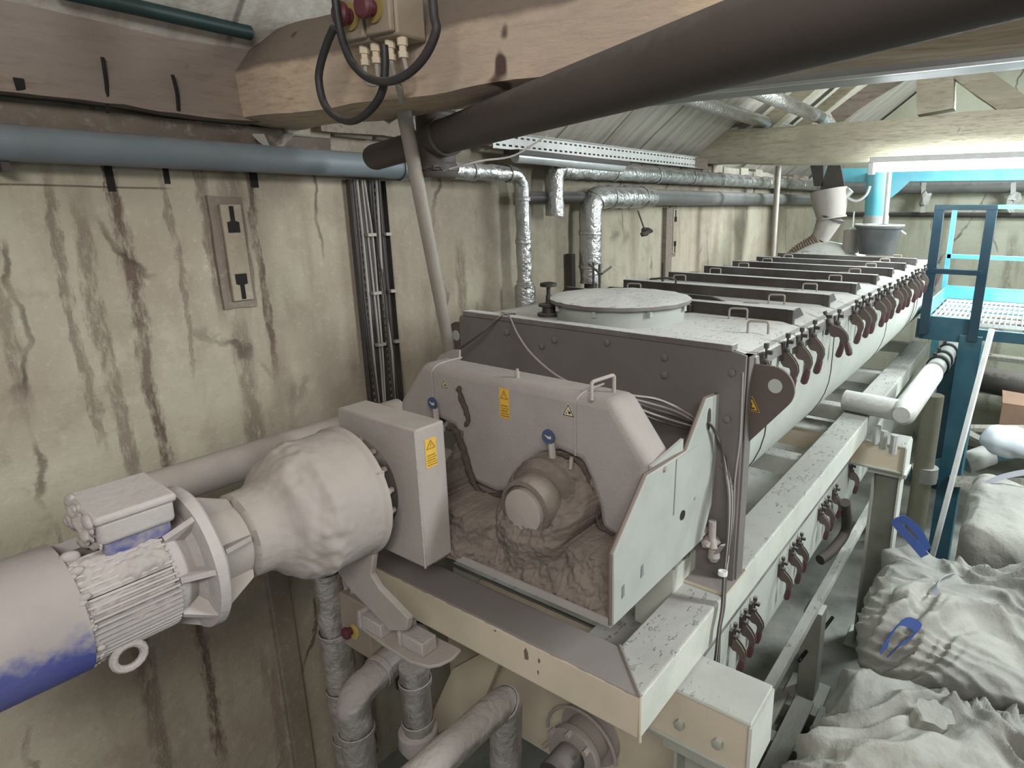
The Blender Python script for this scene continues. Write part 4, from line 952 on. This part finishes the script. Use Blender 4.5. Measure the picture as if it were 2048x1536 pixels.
# discharge pipe on lower mixer
part('outlet_pipe', G().tube(smoothpath([at(1690, 1005, x=-.72), at(1692, 1060, x=-.72), at(1665, 1100, x=-.76), at(1640, 1120, x=-.80)]), .032, 12), 'duct', label='short bent brown pipe standing on the side of the lower trough', cat='pipe')
# low support rail, brace, foot
su = thing('support_stand', (-.76, 3.6, FZ), 'pale low rail with an upright foot below the lower trough', 'stand')
part('rail', G().bx(-.80, -.745, 2.55, 6.2, 1.14, 1.20), 'framer', su, bevel=.004)
part('leg', G().bx(-.83, -.72, 3.42, 3.54, FZ+.03, 1.14), 'under', su, bevel=.004)
part('leg', G().bx(-.83, -.72, 5.6, 5.72, FZ+.03, 1.14), 'under', su, bevel=.004)
part('foot_plate', G().bx(-.90, -.66, 3.36, 3.60, FZ, FZ+.03), 'under', su)
part('rod', G().tube([at(1598, 1322, y=3.3), at(1665, 1235, y=3.9)], .012, 8), 'black', label='black rod leaning against the low stand', cat='rod')
pl = thing('pallet', (-1.0, 3.0, FZ), 'dusty wooden pallet on the floor below the lower trough', 'pallet')
for k in range(5): part('deck_board', G().bx(-1.25+k*.15, -1.14+k*.15, 2.6, 3.3, FZ+.10, FZ+.125), 'plank', pl, bevel=.003)
for k in range(3): part('bearer', G().bx(-1.25, -.54, 2.6+k*.31, 2.68+k*.31, FZ, FZ+.10), 'plank', pl, bevel=.003)
# ================================================================== BIG BAGS
def bigbag(cx_, cy_, z0, sx, sy, h, seed, label, crumple=.05, mat='bag', cuts=110):
    b_ = thing('bulk_bag', (cx_, cy_, z0), label, 'bag', 'bulk bags on the right')
    g = G(); bmesh.ops.create_cube(g.b, size=2); bmesh.ops.subdivide_edges(g.b, edges=g.b.edges[:], cuts=cuts, use_grid_fill=True)
    sd = V((seed*3.3, seed*1.7, seed*5.1)); r = .2; rw = random.Random(seed)
    waves = []
    for k in range(9):
        dv = V((rw.uniform(-1, 1), rw.uniform(-1, 1), rw.uniform(-.4, .4))).normalized(); fr = 1.5*1.33**k; waves.append((dv, fr, 1.25/(1.22**k), rw.random()))
    for v in g.b.verts:
        p = v.co.copy(); inn = V([max(-1+r, min(1-r, c)) for c in p]); d = p-inn
        if d.length > 1e-6: p = inn+d.normalized()*r
        x_, y_, z_ = p
        side = max(abs(x_), abs(y_))
        w_ = V((cx_+x_*sx/2, cy_+y_*sy/2, z0+(z_+1)/2*h))
        q = w_+sd; wp = V(noise.noise_vector(q*1.6))*.45+V(noise.noise_vector(q*4.2))*.10
        qq = q+wp; f = 0
        for (dv, fr, am, ph) in waves:
            t_ = (qq.dot(dv)*fr+ph) % 1.; tw = abs(t_*2-1)
            msk = max(0, min(1, .35+2.2*noise.noise(q*1.5+dv*9)))
            f += am*(tw**1.6)*msk
        top = max(0, min(1, (z_-.0)/.7))
        n_ = V((x_*.8*(side > .7), y_*.8*(side > .7), z_ if z_ > .5 else 0))
        n_ = n_.normalized() if n_.length > 0 else V((0, 0, 1))
        fold = .35*abs(math.sin((math.atan2(y_, x_))*9+2*noise.noise(q*1.5)))*(1-top)
        w_ += n_*crumple*(f*(.25+.75*top)+fold*.5-.6)
        w_ += V((0, 0, 1))*top*(.10*noise.noise(q*1.5)-.03*side)
        if z_ < 0: w_.z = max(w_.z, z0)
        v.co = w_
    part('bag_body', g, mat, b_, sharp=75)
    return b_
def strap(parent, pts, wd, mat, wdir):
    part('lifting_loop', G().ribbon(smoothpath(pts, 6), V(wdir).normalized()*wd, .002), mat, parent, sharp=60)
B1 = bigbag(.07, 2.02, FZ+.1, .96, .94, 1.10, 1.3, 'nearest crumpled bulk bag at the bottom right corner', .080)
B2 = bigbag(.10, 3.07, FZ+.1, .98, 1.06, 1.12, 4.1, 'middle crumpled bulk bag, between the nearest bag and the whiter bag', .072)
B3 = bigbag(.42, 4.16, FZ+.1, 1.04, .98, 1.20, 8.2, 'farther smoother bulk bag with a dark blue strap down its corner', .012)
zt = 1.73
strap(B1, [at(1768, 1302, z=zt), at(1775, 1280, z=zt+.03), at(1800, 1246, z=zt+.09), at(1822, 1246, z=zt+.09), at(1835, 1262, z=zt+.06), at(1800, 1290, z=zt+.02), at(1782, 1306, z=zt-.02)], .05, 'strap', (.3, .5, .4))
strap(B2, [at(1850, 1112, z=zt), at(1822, 1080, z=zt+.05), at(1795, 1050, z=zt+.10), at(1790, 1038, z=zt+.11), at(1805, 1036, z=zt+.11), at(1835, 1062, z=zt+.07), at(1855, 1100, z=zt)], .045, 'strap', (.6, .2, .5))
strap(B2, [at(1905, 1150, z=zt), at(1880, 1160, z=zt+.05), at(1868, 1180, z=zt+.06), at(1880, 1200, z=zt+.03), at(1862, 1215, z=zt)], .04, 'strapg', (.3, .5, .3))
strap(B3, [at(1995, 968, z=1.80), at(1985, 985, z=1.79), at(1958, 1020, z=1.77), at(1942, 1048, z=1.74), at(1944, 1075, z=1.68), at(1953, 1105, z=1.60), at(1945, 1140, z=1.52)], .055, 'strap', (.8, .25, .1))
strap(B3, [at(1970, 968, z=1.82), at(2000, 955, z=1.86), at(2048, 945, z=1.88), at(2090, 945, z=1.86), at(2090, 975, z=1.8)], .05, 'strapg', (.1, .5, .4))
def neck(parent, c, r, h, seed):
    c = V(c); secs = []
    for i in range(22):
        t = i/21; rr_ = r*(1.5-1.0*t+1.3*max(0, t-.62)); ring = []
        for k in range(40):
            a = 2*PI*k/40; f = 1+.10*math.sin(a*7+t*2+seed)+.30*noise.noise(V((math.cos(a)*2, math.sin(a)*2, t*3+seed)))
            ring.append(c+V((math.cos(a)*rr_*f+.10*t*math.sin(seed), math.sin(a)*rr_*f+.05*t, t*h)))
        secs.append(ring)
    part('tied_neck', G().loft(secs), 'bag', parent, sharp=70)
neck(B1, at(1800, 1500, z=1.60), .065, .17, 1.0)
neck(B2, at(1850, 1245, z=1.60), .06, .12, 2.5)
# ================================================================== FAR END: hopper, bucket, blue steelwork
hp = thing('hopper', (-1.8, 6.5, 3.05), 'grey cone hopper with a ribbed hose at the far end of the mixer', 'hopper')
yh2 = 6.5
ht_ = at(1657, 380, y=yh2); hm_ = at(1662, 432, y=yh2); hb_ = at(1640, 478, y=yh2)
part('cone', G().lathe([(0, .175), (.10, .17), (.26, .135), (.265, .145), (.28, .145)], ht_, (hm_-ht_), 30), 'grey', hp)
part('lower_cone', G().lathe([(0, .125), (.24, .085)], hm_, hb_-hm_, 26), 'grey', hp)
part('band', G().lathe([(0, .14), (.02, .14)], hm_, hb_-hm_, 26), 'dark', hp)
hz = [hb_, at(1622, 492, y=yh2), at(1600, 505, y=yh2), at(1580, 522, y=yh2-.02)]
path = smoothpath(hz, 14); part('ribbed_hose', G().tube(path, [.085+.008*math.sin(i*2.1) for i in range(len(path))], 18), 'hosem', hp)
g = G(); g.prism([at(1640, 378, y=yh2), at(1660, 318, y=yh2), at(1678, 318, y=yh2), at(1690, 378, y=yh2)], (0, .03, 0)); g.prism([at(1628, 372, y=yh2), at(1620, 328, y=yh2), at(1645, 322, y=yh2), at(1645, 372, y=yh2)], (0, .1, 0))
part('head_frame', g, 'dark', hp)
part('side_knob', G().tube([at(1690, 392, y=yh2), at(1702, 380, y=yh2)], .035, 12), 'cast', hp)
part('lead', G().tube(smoothpath([at(1690, 392, y=yh2), at(1712, 402, y=yh2), at(1732, 390, y=yh2), at(1740, 372, y=yh2)]), .012, 8), 'white', hp)
bz = 3.095
bkc = at(1752, 508, z=bz); bd = bkc.y
def wpx(n_, y): return n_*y/ F*1.25
rimL, rimR = at(1709, 452, y=bd), at(1806, 452, y=bd); rr0 = (rimR-rimL).length/2
bk = thing('bucket', bkc, 'black plastic mortar bucket standing on the far lids', 'bucket')
hh = at(1752, 450, y=bd).z-bz
part('bucket_wall', G().lathe([(0, 0), (0, rr0*.72), (hh*.9, rr0*.95), (hh*.9, rr0*1.02), (hh, rr0*1.02), (hh, rr0*.95), (.02, rr0*.66), (.02, 0)], (bkc.x, bkc.y, bz), Z_, 40, False), 'bucket', bk)
part('bucket_rim', G().tube([V((bkc.x, bkc.y, bz+hh))+V((rr0*1.0*math.cos(a), rr0*math.sin(a), 0)) for a in [k*PI/20 for k in range(40)]], .008, 8, closed=True), 'cast', bk)
part('bucket_handle', G().tube([at(1800, 460, y=bd), at(1812, 468, y=bd)], .008, 6), 'white', bk)
cn = at(1700, 505, z=3.09)
ca = thing('can', cn, 'small grey can beside the black bucket', 'can')
ch_ = at(1700, 460, y=cn.y).z-3.09
part('can_body', G().lathe([(0, .075), (ch_, .075)], (cn.x, cn.y, 3.09), Z_, 24), 'grey', ca)
part('can_spout', G().ball((cn.x, cn.y, 3.09+ch_), .05, 2, (1, 1, .5)).tube([(cn.x-.0, cn.y, 3.1+ch_), (cn.x, cn.y, 3.1+ch_+.16)], .008, 6), 'cast', ca)
part('support_pole', G().tube([at(1557, 332, y=5.65), at(1545, 522, y=5.65)], .026, 16), 'tube', label='slim upright pole left of the hopper', cat='pole')
part('support_pole', G().tube([at(1779, 345, y=6.3), at(1770, 448, y=6.3)], .022, 16), 'white', label='slim white upright pole behind the black bucket', cat='pole')
bs = thing('blue_steelwork', (-1.2, 7.2, 3.3), 'bright blue steel duct and beam behind the black bucket', 'duct')
a_, b_ = at(1752, 435, y=7.2), at(1757, 345, y=7.2)
part('round_leg', G().tube([a_, b_], .115, 26), 'cyan', bs)
part('white_socket', G().tube([a_+V((0, 0, -.16)), a_+V((0, 0, .02))], .125, 26), 'cast', bs)
part('crossbeam', G().beam(at(1650, 352, y=7.3), V((1.6, 7.3, at(1900, 352, y=7.3).z)), .2, .14), 'cyan', bs)
part('gusset', G().prism([at(1765, 352, y=7.15), at(1830, 352, y=7.15), at(1795, 385, y=7.15), at(1778, 398, y=7.15), at(1765, 398, y=7.15)], (0, .02, 0)), 'cyan', bs)
part('back_pipe', G().tube([(-2.4, 8.85, 3.74), (3.2, 8.85, 3.74)], .07, 20), 'galv', label='grey pipe across the back wall below the lamp', cat='pipe')
part('back_pipe', G().tube([(-2.3, 8.92, 3.42), (2.6, 8.92, 3.42)], .03, 14), 'dark', label='thin dark pipe lower on the back wall', cat='pipe')
for i, px_ in enumerate((1848, 2027)):
    c = at(px_, 395, y=8.8)
    hk = thing('pipe_hanger', c, ('left' if i == 0 else 'right')+' dusty valve hanging below the back wall pipe', 'hanger', 'hangers on the back wall')
    part('strap', G().beam(at(px_, 365, y=8.8), at(px_-2, 425, y=8.8), .04, .05, (1, 0, 0)), 'cast', hk); part('dust_lump', G().ball(at(px_, 400, y=8.8), .06, 2, (1, 1, 1.6), .6), 'cast', hk)
# lit fluorescent lamp
ll = thing('fluorescent_lamp', (-.3, 5.18, 3.78), 'lit fluorescent batten lamp under the far tie beam', 'lamp')
part('lamp_body', G().bx(-1.08, .55, 5.12, 5.22, 3.82, 3.86), 'white', ll, bevel=.005)
part('lit_tube', G().tube([(-1.06, 5.17, 3.785), (.53, 5.17, 3.785)], .028, 16), M['glow'], ll)
for x_ in (-1.07, .54): part('end_cap', G().bx(x_-.02, x_+.02, 5.13, 5.21, 3.74, 3.83), 'white', ll, bevel=.004)
# ================================================================== PLATFORM
PZ = 2.61
pf = thing('access_platform', (.2, 6.4, PZ-.2), 'teal steel access platform with grating and guard rail', 'platform')
Y0, Y1 = 5.72, 7.25
part('end_beam', G().bx(-.67, -.27, Y0, Y0+.05, PZ-.165, PZ+.03), 'teal', pf, bevel=.003)
part('front_beam', G().bx(-.27, 1.9, Y0, Y0+.05, PZ-.13, PZ-.045), 'teal', pf, bevel=.003)
part('side_beam', G().bx(-.70, -.64, Y0, Y1, PZ-.16, PZ), 'teal', pf)
part('back_beam', G().bx(-.70, 1.9, Y1, Y1+.05, PZ-.16, PZ), 'cyan', pf)
part('toe_board', G().bx(-.68, 1.9, Y1-.02, Y1-.01, PZ, PZ+.13), 'cyan', pf); part('toe_board', G().bx(-.68, -.67, Y0+.1, Y1, PZ, PZ+.10), 'cyan', pf)
g = G()
for k in range(66): g.bx(-.62+k*.038, -.614+k*.038, Y0+.06, Y1-.05, PZ-.03, PZ)
for k in range(6): g.bx(-.64, 1.88, Y0+.06+k*.285, Y0+.064+k*.285, PZ-.03, PZ-.002)
part('grating', g, M['white'], pf, kind='stuff')
part('post', G().bx(-.375, -.215, Y0-.03, Y0+.0, FZ, PZ-.10), 'teal', pf, bevel=.002)
part('post', G().bx(-.22, -.205, Y0-.03, Y0+.13, FZ, PZ-.17), plain('pale_teal', '4f8290', .4), pf)
def rail(px0, py0, px1, py1, y, wd, dp, mat, up=(0, 1, 0)):
    return part('rail', G().beam(at(px0, py0, y=y), at(px1, py1, y=y), wd, dp, up), mat, pf, bevel=.002)
rr1 = .030
GY = Y0-.03
A, Bq, Cq, Dq = at(1852, 690, y=GY), at(1890, 414, y=GY), at(1993, 416, y=GY), at(1952, 700, y=GY)
zt_ = (Bq.z+Cq.z)/2
part('gate_frame', G().beam((-.64, GY, PZ-.12), (-.64, GY, zt_), .07, .04, (0, 1, 0)).beam((-.285, GY, PZ-.14), (-.285, GY, zt_), .07, .04, (0, 1, 0)).beam((-.675, GY, zt_), (-.25, GY, zt_), .04, .045, (0, 1, 0)).beam((-.64, GY, PZ+.40), (-.285, GY, PZ+.40), .04, .045, (0, 1, 0)), 'tealk', pf, bevel=.003)
for q in ((-.66, PZ-.06), (-.27, PZ-.10)): part('bolt', G().lathe([(0, .016), (.012, .016)], (q[0], Y0-.002, q[1]), (0, -1, 0), 8), 'steel', pf)
part('guard_rail', G().beam((-.69, Y1, PZ+.90), (1.9, Y1, PZ+.90), .04, .045, (0, 1, 0)), 'cyan', pf); part('guard_rail', G().beam((-.69, Y1, PZ+.42), (1.9, Y1, PZ+.42), .04, .045, (0, 1, 0)), 'cyan', pf)
part('guard_post', G().beam((-.68, Y1, PZ), (-.68, Y1, PZ+.90), .045, .045, (0, 1, 0)), 'cyan', pf); part('guard_post', G().beam((-.69, Y1, FZ), (-.69, Y1, PZ), .07, .07, (0, 1, 0)), 'cyan', pf)
part('platform_leg', G().bx(1.0, 1.1, Y0, Y0+.1, FZ, PZ-.17), 'teal', pf)
wa, wb = at(1984, 658, y=5.45), at(1892, 1008, y=5.1); wb = wa+(wb-wa)*((FZ-wa.z)/(wb.z-wa.z))
part('white_pole', G().beam(wa, wb, .035, .035), 'white', label='thin pale pole leaning against the platform edge', cat='pole', bevel=.003)
# ================================================================== COUPLING PIPE on frame and dusty tube
dt = thing('dusty_tube', (-.7, 4.0, 2.2), 'fat blunt dust-covered tube lying on the frame beside the trough', 'tube')
g = G(); g.tube([at(1690, 800, z=2.27), at(1800, 822, z=2.27)], .07, 20); g.ball(at(1800, 822, z=2.27), .072, 3, (1, 1, 1))
part('cross_arm', g.rough(.004, 12), 'cast', dt, sharp=60)
a_ = at(1806, 826, z=2.27); part('long_arm', G().lathe([(-.05, .05), (.0, .078), (.3, .078), (1.15, .08), (1.17, .07)], a_, (at(1868, 742, z=2.27)-a_), 26).rough(.004, 12), 'cast', dt)
a2 = at(1868, 742, z=2.2); b2 = V((a2.x+.03, 7.4, 2.2))
cpx = thing('coupled_pipe', a2, 'pale pipe with black-banded couplings running back beside the frame', 'pipe')
dpp = (b2-a2).normalized(); L_ = (b2-a2).length
part('pipe', G().lathe([(0, .075), (L_, .075)], a2, dpp, 24), 'cast', cpx)
for k, t_ in enumerate((.18, .42, .78, 1.1)):
    part('coupling_band', G().lathe([(0, .078), (.005, .088), (.05, .088), (.055, .078)], a2+dpp*t_, dpp, 24, False), 'black', cpx)
    part('coupling_band', G().lathe([(0, .078), (.005, .090), (.03, .090), (.035, .078)], a2+dpp*(t_+.07), dpp, 24, False), 'white', cpx)
    part('clamp_lug', G().box(a2+dpp*(t_+.03)+V((-.03, 0, .095)), (.02, .06, .03)), 'dark', cpx)
g = G()
for q in ((1755, 852), (1770, 862), (1790, 870)):
    p = at(q[0], q[1], z=2.15); g.tube([p, p-V((0, 0, .12))], .022, 8)
g.rough(.006, 20); part('dust_icicles', g, 'cast', dt)
# pale cylinder and elbows right of the column
pc = thing('standing_pipe', at(1850, 1000, y=5.2), 'fat pale upright pipe behind the teal post', 'pipe')
part('pipe', G().tube([V((at(1852, 900, y=6.05).x, 6.05, FZ)), V((at(1852, 900, y=6.05).x, 6.05, at(1870, 790, y=6.05).z))], .085, 24), plain('cream_pipe', 'a19f8c', .6), pc)
part('sleeve', G().lathe([(0, .095), (.14, .095)], (at(1852, 950, y=6.05).x, 6.05, at(1852, 962, y=6.05).z), Z_, 24), 'cast', pc)
hz_ = thing('blue_pipe', at(1900, 930, y=5.6), 'blue pipe with a white sleeve crossing behind the platform post', 'pipe')
part('pipe', G().tube([at(1815, 950, y=6.3), at(1900, 930, y=6.4), at(1990, 905, y=6.6), at(2100, 890, y=6.7)], .085, 20), plain('faded_blue', '3c7282', .5), hz_)
part('sleeve', G().tube([at(1930, 926, y=6.45), at(1982, 908, y=6.58)], .10, 20), 'cast', hz_); part('sleeve', G().tube([at(1828, 948, y=6.31), at(1872, 938, y=6.36)], .10, 20), 'cast', hz_)
part('black_pipe', G().tube([at(1938, 752, y=7.2), at(2120, 790, y=7.0)], .13, 24), 'dark', label='thick dark pipe lying under the platform at the right edge', cat='pipe')
part('plank', G().beam(at(1935, 708, y=7.6), at(2100, 728, y=7.6), .16, .04), 'plank', label='pale plank lying above the thick dark pipe', cat='plank')
part('plank', G().beam(at(1920, 856, y=6.4), at(2090, 858, y=6.4), .12, .035), 'plank', label='level plank under the cardboard box', cat='plank')
part('plank', G().beam(at(1918, 858, y=6.3), at(2000, 900, y=6.1), .10, .03), 'plank', label='slanting plank beside the white sheet', cat='plank')
part('plank', G().beam(at(1900, 962, y=5.6), at(2060, 968, y=5.7), .16, .035), 'plank', label='plank just behind the whiter bulk bag', cat='plank')
cbx = thing('cardboard_box', at(2030, 850, y=6.6), 'torn brown cardboard box at the right edge under the platform', 'box')
a_ = at(1998, 848, y=6.7); b_ = at(2090, 812, y=6.7)
part('box_body', G().bx(a_.x, b_.x+.2, 6.6, 7.1, a_.z, b_.z), 'card', cbx)
part('torn_flap', G().prism([(a_.x, 6.6, b_.z), (a_.x+.25, 6.6, b_.z), (a_.x+.22, 6.72, b_.z+.08), (a_.x+.1, 6.76, b_.z+.03), (a_.x-.02, 6.72, b_.z+.09)], (0, .01, 0)), 'card', cbx)
g = G().ball(at(2030, 885, y=5.75), .19, 4, (1.3, 1, .65)).rough(.03, 9)
part('plastic_sheet', g, 'tarp', label='bundled bluish-white plastic sheet at the right edge', cat='sheet')
g = G().beam((-.45, 7.9, 1.15), (3.2, 7.9, 1.15), .5, .06)
part('work_bench', G().bx(-.5, 3.3, 7.7, 8.6, 1.55, 1.62), 'under', label='low grey deck in the background under the platform', cat='deck')
part('filler', G().bx(-.62, -.3, 7.3, 7.6, FZ, 2.0), plain('dark_teal_filler', '21414a', .6), label='dark teal cabinet behind the standing pale pipe', cat='filler', bevel=.01)  # dark block added as fill for the space below the platform
